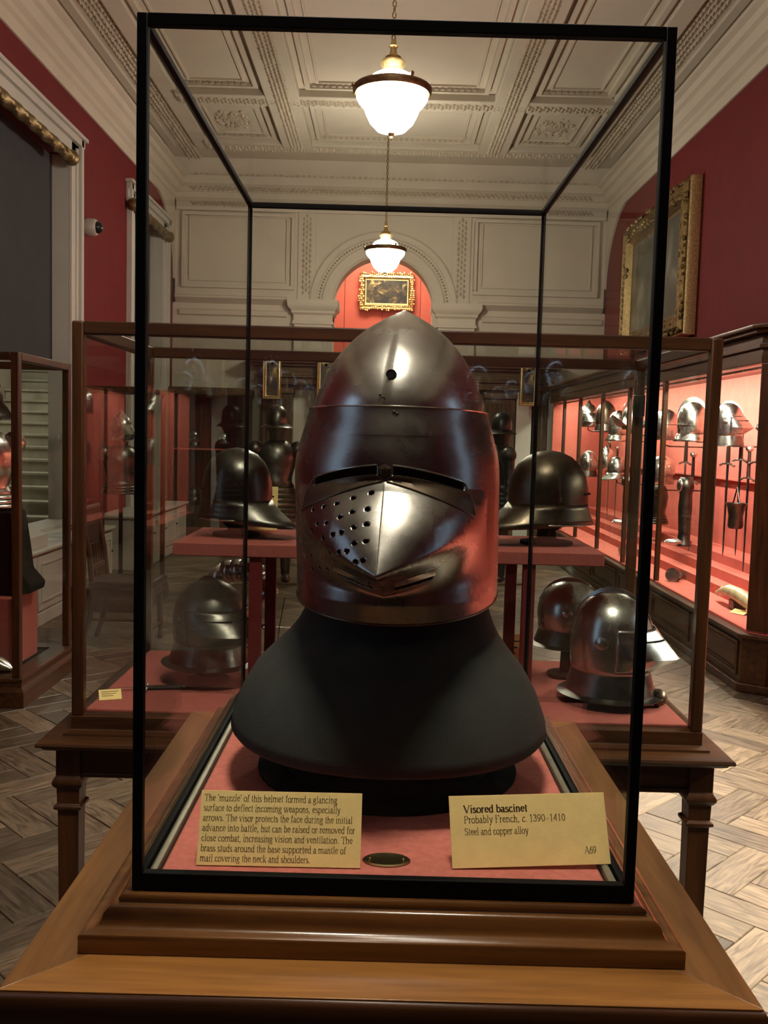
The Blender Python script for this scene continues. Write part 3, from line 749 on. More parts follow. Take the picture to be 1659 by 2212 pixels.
def in_breath(th, z):
    a = abs(th); zc = 1.4035+(a-.10)*.036; return .09 < a < .40 and zc-.0028 < z < zc+.0022
V = [[vis_pt(th, z) for (th, z) in row] for row in grid]
hole_c = [vis_pt(th, z) for th, z in PXH]
def dead(i, j):
    th = (grid[i][j][0]+grid[i+1][j+1][0])/2; z = (grid[i][j][1]+grid[i+1][j+1][1])/2
    if in_slit(th, z) or in_breath(th, z): return True
    c = (V[i][j]+V[i+1][j+1])/2
    if th < 0:
        for h in hole_c:
            if abs(h.z-c.z) < .004 and (h-c).length < HR: return True
    return False
m = mb(); fs = []
vs = [to_world(p) for row in V for p in row]
for i in range(nv):
    for j in range(nu):
        if dead(i, j): continue
        a = i*(nu+1)+j; fs.append((a, a+1, a+nu+2, a+nu+1))
# round the hole rims: pull border vertices to the circle
for h in hole_c:
    hw = Vector(to_world(h))
m.add(vs, fs)
for (h, (th0, z0)) in zip(hole_c, PXH):
    jc = int((th0+TM)/(2*TM)*nu); ic = int((z0-VB)/(VT-VB)*nv)
    for i in range(max(0, ic-8), min(nv, ic+9)):
        for j in range(max(0, jc-8), min(nu, jc+9)):
            p = V[i][j]; d = (p-h).length
            if HR*.72 < d < HR*1.28: q = h+(p-h).normalized()*HR; q = q; m.v[i*(nu+1)+j] = to_world(q)
vo = m.build('visor', 'steel_visor', hb, fix=False, angle=40)
sm = vo.modifiers.new('solid', 'SOLIDIFY'); sm.thickness = .0016; sm.offset = -1
# rolled edges, brow rib, slit rims
def curve_on(ths, zf, r, name, mat='steel', off=.0, n=8):
    m = mb(); m.tube([to_world(vis_pt(t_, zf(t_), off)) for t_ in ths], r, n); return m.build(name, mat, hb)
lin = lambda a, b, n: [a+(b-a)*i/n for i in range(n+1)]
curve_on(lin(-TM*.97, TM*.97, 90), lambda t_: VT-.004*(abs(t_)/TM)**2, .0009, 'brow_edge', 'steel_bright', .0)
curve_on(lin(-TM, TM, 90), zbot, .0011, 'lower_edge', 'steel_brown')
for s in (-1, 1):
    curve_on([s*x for x in lin(.07, .745, 30)], lambda t_: slit_z(t_)+.0052, .0009, 'slit_rim', 'steel')
    curve_on([s*x for x in lin(.07, .745, 30)], lambda t_: slit_z(t_)-.0046, .0008, 'slit_rim', 'steel_brown', .0002)
    curve_on([s*x for x in lin(.02, .80, 30)], lambda t_: slit_z(t_)-.0105-.0155*(abs(t_)/.775), .0009, 'cheek_rim', 'steel_brown', .0003)
    curve_on([s*.755, s*.775, s*.79], lambda t_: slit_z(.76)+.004-(abs(t_)-.755)*.85, .0010, 'slit_end', 'steel_brown', .0003)
# brown lower flange of the sights
for s in (-1, 1):
    m = mb(); rows = []
    for t_ in lin(.055, .775, 30):
        th = s*t_; z1 = slit_z(th)-.0050; z0 = slit_z(th)-.010-.0150*(t_/.775)
        rows.append([to_world(vis_pt(th, z1-(z1-z0)*k/4, .0009)) for k in range(5)])
    m.grid(rows); m.build('sight_flange', 'steel_brown', hb)
m = mb(); m.tube([to_world(vis_pt(0, 1.5035-.0795*k/30, -.0002)) for k in range(31)], [.0004]+[.0007]*29+[.0003], 8); m.build('nose_ridge_glint', 'steel_bright', hb)  # bright tube added as the light caught along the crest
# boss between the sights
bc = vis_pt(0, 1.5155, .002); m = mb(); m.lathe([(.0072, -.001), (.0072, .0015), (.006, .003), (.0032, .0042), (0, .0045)], n=6)
m.xf(Matrix.Translation(Vector(to_world(bc))) @ Matrix.Rotation(PI/2, 4, 'X')); m.build('sight_boss', 'steel_brown', hb, angle=20)
# lips over the breathing slots
for s in (-1, 1):
    m = mb(); rows = []
    for t_ in lin(.10, .41, 14):
        th = s*t_; z = 1.4035+(t_-.10)*.036+.0024
        a = vis_pt(th, z+.0062, .0004); b = vis_pt(th, z+.003, .0032); c = vis_pt(th, z, .0042); d = vis_pt(th, z+.0005, .001)
        rows.append([to_world(q) for q in (a, b, c, d)])
    m.grid(rows, closed_v=True); m.build('breath_lip', 'steel_bright', hb)
# crown hole, rivets, side pivots
hc = skull_pt(0, 1.611, .0003); m = mb(); m.lathe([(0, 0), (.0042, .0003), (.0055, .0008), (.0052, .0016), (.0042, .0006)], n=20)
m.xf(Matrix.Translation(Vector(to_world(hc))) @ Matrix.Rotation(math.radians(62), 4, 'X')); m.build('crown_hole', 'void', hb)
for s in (-1, 1):
    q = to_world(skull_pt(s*1.75, 1.535, .0035)); m = mb(); m.lathe([(.009, -.004), (.009, .000), (.007, .002), (.003, .003), (0, .003)], n=20)
    m.xf(Matrix.Translation(Vector(q)) @ Matrix.Rotation(s*PI/2, 4, 'Y')); m.build('pivot', 'steel_dark', hb)
for th, z in ((-.10, 1.590), (-.06, 1.588), (.06, 1.5735), (.09, 1.572)):
    q = to_world(skull_pt(th, z, .0046 if z < 1.58 else .0003)); m = mb(); m.ellipsoid(q, (.0016, .0012, .0012), 8, 6); m.build('rivet', 'steel_brown', hb)
# ------------------------------------------------------------------ serif lettering (pen model)
def arc(cx, cy, rx, ry, a0, a1, n=9):
    return [(cx+rx*math.cos(math.radians(a0+(a1-a0)*i/n)), cy+ry*math.sin(math.radians(a0+(a1-a0)*i/n))) for i in range(n+1)]
XH, CAP, ASC, DSC = .45, .66, .68, -.21
def sf(x, y, w=.09): return [(x-w, y), (x+w, y)]
GL = {
 'a': (.43, [[(.30, 0+.03), (.30, .30)]+arc(.19, .31, .11, .13, 0, 150, 6), arc(.17, .12, .12, .11, 90, 330, 8), [(.17, .23), (.30, .27)], [(.30, .03), (.36, .0), (.40, .03)]], []),
 'b': (.48, [[(.10, .02), (.10, ASC)], arc(.24, .22, .17, .22, 140, -140, 12)], [(.06, ASC, .05)]),
 'c': (.42, [arc(.23, .22, .17, .22, 45, 320, 12)], []),
 'd': (.49, [[(.37, 0), (.37, ASC)], arc(.23, .22, .17, .22, 40, 320, 12)], [(.33, ASC, .05), (.40, 0, .05)]),
 'e': (.43, [[(.06, .26), (.37, .26)]+arc(.22, .24, .16, .21, 8, 320, 12)], []),
 'f': (.32, [[(.14, 0), (.14, .52)]+arc(.25, .54, .11, .12, 180, 50, 5), [(.03, XH), (.28, XH)]], [(.14, 0, .10)]),
 'g': (.47, [arc(.21, .30, .14, .14, 0, 360, 12), [(.12, .18), (.10, .08), (.20, .04), (.33, .02)]+arc(.22, -.09, .17, .10, 40, -220, 10), [(.30, .40), (.42, .42)]], []),
 'h': (.49, [[(.10, 0), (.10, ASC)], [(.10, .33)]+arc(.25, .31, .12, .13, 120, 0, 6)+[(.37, 0)]], [(.06, ASC, .05), (.10, 0, .09), (.37, 0, .09)]),
 'i': (.27, [[(.13, 0), (.13, XH)], [(.13, .60), (.13, .66)]], [(.13, 0, .10), (.09, XH, .05)]),
 'k': (.49, [[(.10, 0), (.10, ASC)], [(.12, .18), (.38, XH)], [(.20, .25), (.42, 0)]], [(.06, ASC, .05), (.10, 0, .09), (.40, 0, .09), (.36, XH, .09)]),
 'l': (.27, [[(.13, 0), (.13, ASC)]], [(.13, 0, .10), (.09, ASC, .05)]),
 'm': (.76, [[(.10, 0), (.10, XH)], [(.10, .33)]+arc(.26, .31, .12, .13, 120, 0, 6)+[(.38, 0)], [(.38, .33)]+arc(.53, .31, .12, .13, 120, 0, 6)+[(.65, 0)]], [(.06, XH, .05), (.10, 0, .08), (.38, 0, .08), (.65, 0, .08)]),
 'n': (.49, [[(.10, 0), (.10, XH)], [(.10, .33)]+arc(.25, .31, .12, .13, 120, 0, 6)+[(.37, 0)]], [(.06, XH, .05), (.10, 0, .09), (.37, 0, .09)]),
 'o': (.48, [arc(.24, .22, .19, .22, 0, 360, 16)], []),
 'p': (.49, [[(.10, DSC), (.10, XH)], arc(.25, .22, .17, .22, 140, -140, 12)], [(.06, XH, .05), (.10, DSC, .09)]),
 'r': (.34, [[(.10, 0), (.10, XH)], [(.10, .30)]+arc(.24, .33, .11, .10, 140, 50, 4)], [(.06, XH, .05), (.10, 0, .10)]),
 's': (.37, [arc(.18, .33, .12, .10, 30, 200, 7)+[(.18, .24)]+arc(.18, .11, .13, .11, 60, -160, 9)], []),
 't': (.29, [[(.13, .58), (.13, .10)]+arc(.20, .09, .07, .09, 180, 300, 5), [(.03, XH), (.26, XH)]], []),
 'u': (.49, [[(.10, XH), (.10, .15)]+arc(.22, .14, .12, .14, 180, 330, 6)+[(.36, .12)], [(.37, XH), (.37, 0)]], [(.06, XH, .05), (.33, XH, .05), (.41, 0, .04)]),
 'v': (.47, [[(.06, XH), (.24, 0)], [(.24, 0), (.40, XH)]], [(.07, XH, .07), (.40, XH, .07)]),
 'w': (.70, [[(.05, XH), (.20, 0)], [(.20, 0), (.34, XH)], [(.34, XH), (.50, 0)], [(.50, 0), (.64, XH)]], [(.06, XH, .07), (.35, XH, .06), (.64, XH, .06)]),
 'y': (.47, [[(.06, XH), (.25, .02)], [(.40, XH), (.22, -.10), (.12, -.21), (.05, -.18)]], [(.07, XH, .07), (.40, XH, .07)]),
 'z': (.43, [[(.06, .38), (.06, .44), (.36, .44)], [(.36, .44), (.06, .01)], [(.06, .01), (.37, .01), (.38, .09)]], []),
 'A': (.68, [[(.34, CAP), (.60, 0)], [(.08, 0), (.34, CAP)], [(.18, .22), (.50, .22)]], [(.08, 0, .09), (.60, 0, .10)]),
 'F': (.56, [[(.14, 0), (.14, CAP)], [(.05, CAP-.01), (.50, CAP-.01), (.51, .54)], [(.14, .35), (.38, .35)]], [(.14, 0, .12)]),
 'P': (.56, [[(.14, 0), (.14, CAP)], [(.05, CAP-.01), (.28, CAP-.01)]+arc(.30, .48, .19, .17, 90, -90, 8)+[(.14, .31)]], [(.14, 0, .12)]),
 'S': (.54, [arc(.27, .49, .18, .16, 20, 200, 9)+[(.28, .34)]+arc(.27, .16, .20, .16, 60, -165, 10)], []),
 'T': (.60, [[(.30, 0), (.30, CAP)], [(.04, .54), (.05, CAP-.01), (.55, CAP-.01), (.56, .54)]], [(.30, 0, .12)]),
 'V': (.68, [[(.08, CAP), (.35, 0)], [(.35, 0), (.60, CAP)]], [(.09, CAP, .10), (.60, CAP, .09)]),
 '0': (.49, [arc(.24, .32, .17, .32, 0, 360, 16)], []),
 '1': (.49, [[(.14, .56), (.26, .64), (.26, 0)]], [(.25, 0, .11)]),
 '3': (.49, [arc(.22, .49, .14, .15, 160, -70, 8)+[(.18, .34)]+arc(.21, .17, .18, .17, 80, -160, 9)], []),
 '4': (.49, [[(.34, 0), (.34, .64)], [(.34, .64), (.04, .18), (.44, .18)]], []),
 '6': (.49, [[(.40, .65), (.20, .54)]+arc(.25, .20, .18, .20, 150, -210, 16)], []),
 '9': (.49, [[(.08, 0), (.30, .12)]+arc(.23, .44, .18, .20, -30, 330, 16)], []),
 ',': (.24, [[(.11, .06), (.12, .0), (.07, -.12)]], []),
 '.': (.24, [[(.11, .0), (.11, .06)]], []),
 "'": (.22, [[(.11, .68), (.10, .52)]], []),
 '-': (.50, [[(.02, .23), (.48, .23)]], []),
}
def text_mesh(s, x, y, size, bold=1.0, italic=0, xs=1.0):
    """flat lettering in the XY plane: returns quads; x,y baseline start; also total advance"""
    q = []; px = x; thick, thin = .042*bold, .014*(1+.5*(bold-1))
    for ch in s:
        if ch == ' ': px += .25*size*xs; continue
        w, strokes, serifs = GL[ch]
        def T(p): return (px+(p[0]+italic*p[1])*size*xs, y+p[1]*size)
        for stt in strokes:
            for a, b in zip(stt, stt[1:]):
                dx, dy = b[0]-a[0], b[1]-a[1]; L_ = math.hypot(dx, dy)
                if L_ < 1e-5: continue
                up = dy > 0 and dx > .1*L_ and len(stt) == 2 and abs(dy) > .3*L_   # thin upstroke diagonals
                k = abs(dy)/L_; h = thin+(thick-thin)*(k**1.3)*(.25 if up and ch in 'vwyAVk' else 1)
                nx, ny = -dy/L_*h, dx/L_*h; ex, ey = dx/L_*thin*.6, dy/L_*thin*.6
                q.append([T((a[0]+nx-ex, a[1]+ny-ey)), T((a[0]-nx-ex, a[1]-ny-ey)), T((b[0]-nx+ex, b[1]-ny+ey)), T((b[0]+nx+ex, b[1]+ny+ey))])
        for (sx, sy, sw) in serifs:
            q.append([T((sx-sw, sy-.013)), T((sx+sw, sy-.013)), T((sx+sw, sy+.013)), T((sx-sw, sy+.013))])
        px += w*size*xs
    return q, px-x
def card(label, BL, BR, TL, TR, lines, thickness=.0012):
    """BL.. world corners; lines: (text, u, v, size, bold, width or None, italic) in card metres from the top-left"""
    BL, BR, TL, TR = map(Vector, (BL, BR, TL, TR))
    ux = (BR-BL); w = ux.length; ux.normalize(); uy = (TL-BL); h = uy.length; uy = (uy-ux*uy.dot(ux)).normalized(); n = ux.cross(uy).normalized()
    t = thing('label_card', label, 'label', tuple((BL+BR)/2))
    F = Matrix((( ux.x, uy.x, n.x, BL.x), (ux.y, uy.y, n.y, BL.y), (ux.z, uy.z, n.z, BL.z), (0, 0, 0, 1)))
    m = box(0, w, 0, h, -thickness, 0); m.xf(F); m.build('card_sheet', 'card', t, .0002)
    m = mb()
    # easel wedge behind
    m.add([tuple(F @ Vector((w*.3, h*.7, -thickness))), tuple(F @ Vector((w*.7, h*.7, -thickness))),
           tuple(Vector((F @ Vector((w*.7, h*.7, 0))).to_tuple()[:2]+(BL.z,))+Vector((0, .004, 0))), tuple(Vector((F @ Vector((w*.3, h*.7, 0))).to_tuple()[:2]+(BL.z,))+Vector((0, .004, 0)))], [(0, 1, 2, 3)])
    o = m.build('card_strut', 'card', t); o.modifiers.new('s', 'SOLIDIFY').thickness = .001
    for (txt, u, v, size, bold, width, it) in lines:
        segs = txt if isinstance(txt, list) else [(txt, it)]
        def lay(xs):
            qs = []; x = u
            for (s_, itl) in segs:
                q, adv = text_mesh(s_, x, h-v, size, bold, .22 if itl else 0, xs); qs += q; x += adv
            return qs, x-u
        q, tot = lay(1.0)
        if width: q, tot = lay(width/tot)
        m = mb()
        for quad in q: m.add([tuple(F @ Vector((a, b, .00022))) for (a, b) in quad], [(0, 1, 2, 3)])
        o = m.build('lettering', 'ink', t, fix=False); stuff(o)
KV = 1.148
card('pale yellow text card at left of the case floor with seven lines about the muzzle',
     (-.1640, .0380, 1.1710), (-.0200, .0400, 1.1710), (-.1640, .0640, 1.2285), (-.0210, .0660, 1.2275),
     [("The 'muzzle' of this helmet formed a glancing", .0030, .0078*KV, .0086, .9, .119, 0),
      ("surface to deflect incoming weapons, especially", .0030, .0152*KV, .0086, .9, .122, 0),
      ("arrows. The visor protects the face during the initial", .0030, .0226*KV, .0086, .9, .133, 0),
      ("advance into battle, but can be raised or removed for", .0030, .0300*KV, .0086, .9, .1355, 0),
      ("close combat, increasing vision and ventilation. The", .0030, .0374*KV, .0086, .9, .1335, 0),
      ("brass studs around the base supported a mantle of", .0030, .0448*KV, .0086, .9, .128, 0),
      ("mail covering the neck and shoulders.", .0030, .0520*KV, .0086, .9, .097, 0)])
card('pale yellow title card at right of the case floor reading Visored bascinet',
     (.0610, .0440, 1.1710), (.2030, .0530, 1.1750), (.0560, .0700, 1.2265), (.1985, .0790, 1.2285),
     [('Visored bascinet', .0125, .0148, .0096, 1.6, .0585, 0),
      ([('Probably French, ', 0), ('c', 1), ('. 1390-1410', 0)], .0125, .0236, .0092, .9, .0925, 0),
      ('Steel and copper alloy', .0125, .0338, .0090, .9, .0580, 0),
      ('A69', .1195, .0520, .0090, .9, .0110, 0)])
pl = thing('oval_plate', 'small dark brass oval plate on the red baize between the cards', 'plate', (.003, .058, ZB))
m = mb(); m.lathe([(.0215, ZB+.0005), (.0215, ZB+.0012), (.020, ZB+.0022), (.018, ZB+.0018), (0, ZB+.0018)], .003, .058, 40, 1, .62); m.build('plate_disc', 'brass', pl)
m = mb()
for x in (-.012, .018): m.ellipsoid((x, .058, ZB+.002), (.0013, .0013, .001), 8, 6)
m.build('screws', 'brass', pl)

# ------------------------------------------------------------------ small armour builders (local: faces -Y, base at z=0)
def h_skull(r, h, comb=0, n=28, peak=0, ridge=0):
    m = mb(); pr = [(r*.93, 0), (r*.97, h*.15), (r, h*.35), (r*.985, h*.5), (r*.92, h*.66), (r*.78, h*.80), (r*.56, h*.91), (r*.30, h*.975), (.001, h*(1+peak))]
    def fn(a, rr, z, p):
        k = 1+.10*abs(math.cos(a)); x, y = p[0], p[1]*k
        if ridge and z > h*.4: x *= 1-.0*ridge
        return (x, y, z)
    m.lathe(pr, n=n, fn=fn, cap=False); return m
def h_comb(r, h, ch, t=.004, a0=15, a1=165):
    m = mb(); rows = []
    for i in range(17):
        a = math.radians(a0+(a1-a0)*i/16); c = math.cos(a)*r*1.1; zz = h*.35+math.sin(a)*h*.65; k = math.sin(PI*i/16)**.6*ch
        ny, nz = math.cos(a), math.sin(a)
        rows.append([(-t, -c*1.0, zz-.003), (-t*.4, -c-ny*k, zz+nz*k), (t*.4, -c-ny*k, zz+nz*k), (t, -c, zz-.003)])
    m.grid(rows); return m
def brim(r, w, z, front=0., back=0., drop=.012, n=36, thick=.003):
    m = mb()
    def fn(a, rr, zz, p):
        c = math.cos(a); ext = w+(front*max(0, c)**2+back*max(0, -c)**2); k = (rr-r)/1.0
        R_ = r+k*ext; return (R_*math.sin(a), -R_*math.cos(a)*1.08, zz-drop*k*(1+1.2*abs(math.sin(a))**2*0)+k*0)
    m.lathe([(r, z+thick), (r+.5, z+thick*.7), (r+1.0, z+thick), (r+1.0, z), (r+.5, z-.001), (r, z)], n=n, fn=fn, cap=False); return m
def h_visor(r, h, snout, z0=.12, z1=.62, spread=1.25):
    m = mb(); rows = []
    for i in range(15):
        z = h*(z0+(z1-z0)*i/14); row = []
        for j in range(25):
            th = -spread+2*spread*j/24; base = r*(.99 if z < h*.5 else .97)+.004
            t_ = i/14; f = snout*max(0, 1-abs(th)/spread)**1.2*(min(1, t_/.35)*(1-t_)/.65 if t_ > .35 else t_/.35)
            rr = base+f; row.append((rr*math.sin(th), -rr*math.cos(th)*1.08, z))
        rows.append(row)
    m.grid(rows); return m
def gorget(r, z0, z1, flare=.02):
    m = mb(); m.lathe([(r+flare, z0), (r+flare+.003, z0+.003), (r+flare*.5, z0+.01), (r, z1-.01), (r-.004, z1), (r-.007, z1), (r-.004, z1-.012), (r+flare*.45, z0+.007)], n=28, sy=1.1); return m
HK = {}
def helmet(kind, label, loc, rz=0, size=1.0, mat='steel', group=None, tilt=0):
    r, h = .098*size, .25*size
    t = thing({'armet': 'armet_helmet', 'sallet': 'sallet_helmet', 'morion': 'morion_helmet', 'bascinet': 'bascinet_helmet', 'burgonet': 'burgonet_helmet', 'cap': 'skull_cap_helmet'}[kind], label, 'helmet', (0, 0, 0), group)
    def part(nm, m, mt=mat, sol=0, angle=40):
        o = m.build(nm, mt, t, angle=angle)
        if sol: s_ = o.modifiers.new('s', 'SOLIDIFY'); s_.thickness = sol; s_.offset = -1
        return o
    if kind == 'armet':
        part('skull', h_skull(r, h), sol=.002); part('comb', h_comb(r, h, .012*size)); part('visor', h_visor(r, h, .06*size), sol=.002)
        m = mb()
        for s_ in (-1, 1):
            m.tube([(s_*x*r, -math.sqrt(max(0, 1-x*x))*r*1.1-.006-.022*size*(1-x), h*.50-.004*x) for x in [.1, .25, .4, .55, .7]], .003*size, 6)
        part('sight_slit', m, 'void')
        part('gorget_plate', gorget(r*.90, -.055*size, .05*size, .034*size), 'steel_dark')
        for s_ in (-1, 1):
            m = mb(); m.lathe([(.018*size, 0), (.018*size, .003), (.006, .007), (0, .007)], n=16); m.xf(Matrix.Translation((s_*r*.985, 0, h*.45)) @ Matrix.Rotation(s_*PI/2, 4, 'Y')); part('pivot', m)
    elif kind == 'sallet':
        part('skull', h_skull(r*1.05, h), sol=.002)
        m = mb()
        def fn(a, rr, z, p):
            k = (1-z/(h*.28)); c = math.cos(a); e = (.02+.085*max(0, -c)**2)*size*max(0, k)**1.3
            return (p[0]*(1+e*2.2), p[1]*1.08-c*e, z-.018*size*max(0, -c)*max(0, k))
        m.lathe([(r*1.07, 0), (r*1.065, h*.07), (r*1.06, h*.14), (r*1.055, h*.21), (r*1.05, h*.28)], n=36, fn=fn, cap=False); part('tail_flare', m, sol=.002)
        m = mb(); m.tube([(r*1.07*math.sin(a), -r*1.18*math.cos(a), h*.42) for a in [-1+.2*i for i in range(11)]], .003*size, 6); part('sight_slit', m, 'void')
        m = mb(); m.tube([(r*1.14*math.sin(a), -r*1.20*math.cos(a), .002) for a in [-2.9+.2*i for i in range(30)]], .003*size, 6); part('rolled_edge', m, 'steel')
    elif kind == 'morion':
        part('skull', h_skull(r*.95, h), sol=.002); part('comb', h_comb(r*.93, h, .05*size, .005))
        m = brim(r*.93, .05*size, .002, .05*size, .05*size, -.0); 
        m.v = [(x, y, z+.06*size*(abs(y)/(r*2))**2*4*.5) for (x, y, z) in m.v]; part('brim', m)
        m = mb()
        for i in range(18):
            a = 2*PI*i/18; m.ellipsoid((r*.95*math.sin(a), -r*1.03*math.cos(a), h*.12), (.004, .004, .004), 6, 4)
        part('rivets', m, 'brass')
    elif kind == 'burgonet':
        part('skull', h_skull(r, h), sol=.002); part('comb', h_comb(r, h, .03*size)); m = brim(r*.98, .008*size, h*.28, .07*size, 0, .0); part('peak', m)
        m = mb(); m.lathe([(r*1.25, -.05*size), (r*1.12, -.03*size), (r*1.0, 0), (r*.98, .01)], n=28, sy=1.1, cap=False); part('neck_guard', m, sol=.002)
        m = mb()
        for s_ in (-1, 1): m.prism([(-r*.75, h*.25), (r*.1, h*.25), (0, -.03), (-r*.45, -.04)], 'X', s_*r*.98-.002, s_*r*.98+.002)
        part('cheek_pieces', m)
    elif kind == 'bascinet':
        part('skull', h_skull(r, h*1.05, peak=.16), sol=.002); part('visor', h_visor(r, h, .09*size, .0, .62), sol=.002)
        m = mb()
        for s_ in (-1, 1): m.tube([(s_*x*r, -math.sqrt(1-x*x)*r*1.1-.012, h*.52) for x in [.15, .35, .55, .7]], .003*size, 6)
        part('sight_slit', m, 'void')
    else:
        part('skull', h_skull(r, h*.9), sol=.002); m = mb()
        for i in range(14):
            a = 2*PI*i/14; m.ellipsoid((r*.99*math.sin(a), -r*1.08*math.cos(a), h*.1), (.003, .003, .003), 6, 4)
        part('rivets', m, 'brass')
    t.location = loc; t.rotation_euler = (math.radians(tilt), 0, math.radians(rz))
    return t
def stand_for(x, y, z0, z1, label, mat='void', r=.045, group=None):
    t = thing('helmet_stand', label, 'stand', (x, y, z0), group)
    m = mb(); m.lathe([(r*1.3, z0), (r*1.3, z0+.008), (r*.5, z0+.014), (r*.45, (z0+z1)/2), (r*.6, z1-.03), (r*.95, z1-.005), (r*.6, z1+.06), (0, z1+.07)], x, y, 24); m.build('post', mat, t); return t

# ------------------------------------------------------------------ middle table and its glass case
tt = thing('museum_table', 'long dark mahogany table on square tapered legs behind the front case', 'table', (.012, 1.57, 0))
TX0, TX1, TY0, TY1, TZ = -.700, .722, 1.235, 1.905, .880
m = mb(); m.sweep(TX0, TX1, TY0, TY1, [(-.1, TZ), (.028, TZ), (.034, TZ-.003), (.036, TZ-.008), (.034, TZ-.012), (.026, TZ-.014), (.022, TZ-.02), (.014, TZ-.024), (-.1, TZ-.024)], closed=True)
m.build('table_top', 'mahog', tt, angle=30)
box(TX0+.08, TX1-.08, TY0+.08, TY1-.08, TZ-.02, TZ-.001).build('top_panel', 'mahog', tt)
for (a, b, c, d) in ((TX0+.03, TX1-.03, TY0+.005, TY0+.028), (TX0+.03, TX1-.03, TY1-.028, TY1-.005), (TX0+.005, TX0+.028, TY0+.03, TY1-.03), (TX1-.028, TX1-.005, TY0+.03, TY1-.03)):
    m = box(a, b, c, d, TZ-.086, TZ-.02); m.build('apron', 'mahog', tt, .002)
    m = box(a, b, c-.004, d+.004, TZ-.087, TZ-.077); m.build('apron_bead', 'mahog', tt, .002)
for sx in (TX0+.024, TX1-.024):
    for sy in (TY0+.024, TY1-.024):
        m = mb(); square_leg(m, sx, sy, TZ-.022, .052, .036); m.build('leg', 'mahog_z', tt, .0015)
GX0, GX1, GY0, GY1, GZ0, GZ1 = -.678, .704, 1.262, 1.885, TZ, 1.775
gc = thing('glass_case', 'wide mahogany-framed glass case of helmets standing on the long table', 'display case', (.012, 1.57, TZ))
m = mb(); m.sweep(GX0, GX1, GY0, GY1, [(-.026, TZ), (.014, TZ), (.013, TZ+.005), (.004, TZ+.008), (.0, TZ+.012), (0, TZ+.040), (-.004, TZ+.043), (-.012, TZ+.045), (-.026, TZ+.045)], closed=True); m.build('base_frame', 'mahog', gc, angle=30)
fw = .026
for x in (GX0+fw/2, GX1-fw/2):
    for y in (GY0+fw/2, GY1-fw/2):
        m = mb(); m.box(x-fw/2, x+fw/2, y-fw/2, y+fw/2, TZ+.04, GZ1); m.build('corner_post', 'mahog_z', gc, .004)
for y in (GY0+fw/2, GY1-fw/2): box(GX0+fw, GX1-fw, y-fw/2, y+fw/2, GZ1-.028, GZ1).build('top_rail', 'mahog', gc, .003)
for x in (GX0+fw/2, GX1-fw/2): box(x-fw/2, x+fw/2, GY0+fw, GY1-fw, GZ1-.028, GZ1).build('top_rail', 'mahog_y', gc, .003)
box(GX0+.02, GX1-.02, GY0+.011, GY0+.015, TZ+.04, GZ1-.02).build('glass_pane', 'glass_side', gc)
box(GX0+.02, GX1-.02, GY1-.015, GY1-.011, TZ+.04, GZ1-.02).build('glass_pane', 'glass_side', gc)
box(GX0+.02, GX1-.02, GY0+.02, GY1-.02, GZ1-.012, GZ1-.008).build('glass_pane', 'glass_side', gc)
for x in (GX0+.013, GX1-.013): box(x-.002, x+.002, GY0+.02, GY1-.02, TZ+.04, GZ1-.02).build('glass_pane', 'glass_side', gc)
box(GX0+.024, GX1-.024, GY0+.024, GY1-.024, TZ+.002, .930).build('baize_floor', 'baize_dark', gc, .002)
FZ = .930
# red shelf table inside
sh = thing('baize_shelf', 'low red cloth-covered shelf on four legs inside the wide case', 'shelf', (.01, 1.56, FZ))
box(-.49, .505, 1.40, 1.76, 1.262, 1.292).build('shelf_board', 'baize_dark', sh, .002)
for x in (-.30, .335):
    for y in (1.42, 1.72):
        box(x-.014, x+.014, y-.012, y+.012, FZ, 1.262).build('leg', 'red_wall', sh, .001)
SZ = 1.292
stand_for(-.372, 1.58, SZ, 1.345, 'dark stand under the black sallet at left of the red shelf')
helmet('sallet', 'dark round sallet with pointed tail at left on the red shelf', (-.372, 1.58, 1.335), rz=-115, size=.80, mat='steel_dark').scale = (1, 1, .88)
stand_for(.40, 1.58, SZ, 1.36, 'dark stand under the big rounded sallet at right of the red shelf', r=.05)
helmet('sallet', 'large rounded brown steel sallet at right on the red shelf', (.40, 1.58, 1.345), rz=110, size=.90, mat='steel_brown').scale = (1, 1, .80)
def mace(label, a, b, r):
    t = thing('mace', label, 'mace', a); m = mb(); m.tube([a, b], r*.35, 12); m.build('shaft', 'brass', t)
    m = mb(); m.ellipsoid(b, (r, r, r), 20, 14); m.build('knob', 'steel_brown', t)
    A, B = Vector(a), Vector(b)
    m = mb(); m.tube([A.lerp(B, .55), A.lerp(B, .62), A.lerp(B, .7), A.lerp(B, .78)], [r*.4, r*.62, r*.62, r*.4], 14); m.build('collar', 'steel_brown', t)
    return t
mace('brown rod with ball end on the red floor at right of the wide case', (.585, 1.56, FZ+.035), (.652, 1.425, FZ+.022), .021)
def label_small(x, y, z, w, h, label, lean=.35, rz=0, mat='card'):
    t = thing('label_card', label, 'label', (x, y, z))
    m = box(-w/2, w/2, -.001, 0, 0, h); m.xf(Matrix.Translation((x, y, z)) @ Matrix.Rotation(math.radians(rz), 4, 'Z') @ Matrix.Rotation(-lean, 4, 'X')); m.build('card_sheet', mat, t)
    m = mb()
    for k in range(3): m.box(-w*.38, w*(.38-.12*k), -.0013, -.001, h*(.75-.2*k), h*(.79-.2*k))
    m.xf(Matrix.Translation((x, y, z)) @ Matrix.Rotation(math.radians(rz), 4, 'Z') @ Matrix.Rotation(-lean, 4, 'X')); stuff(m.build('printed_lines', 'ink', t)); return t
label_small(-.33, 1.735, SZ, .085, .115, 'yellow label card standing behind the black sallet on the red shelf', .03)
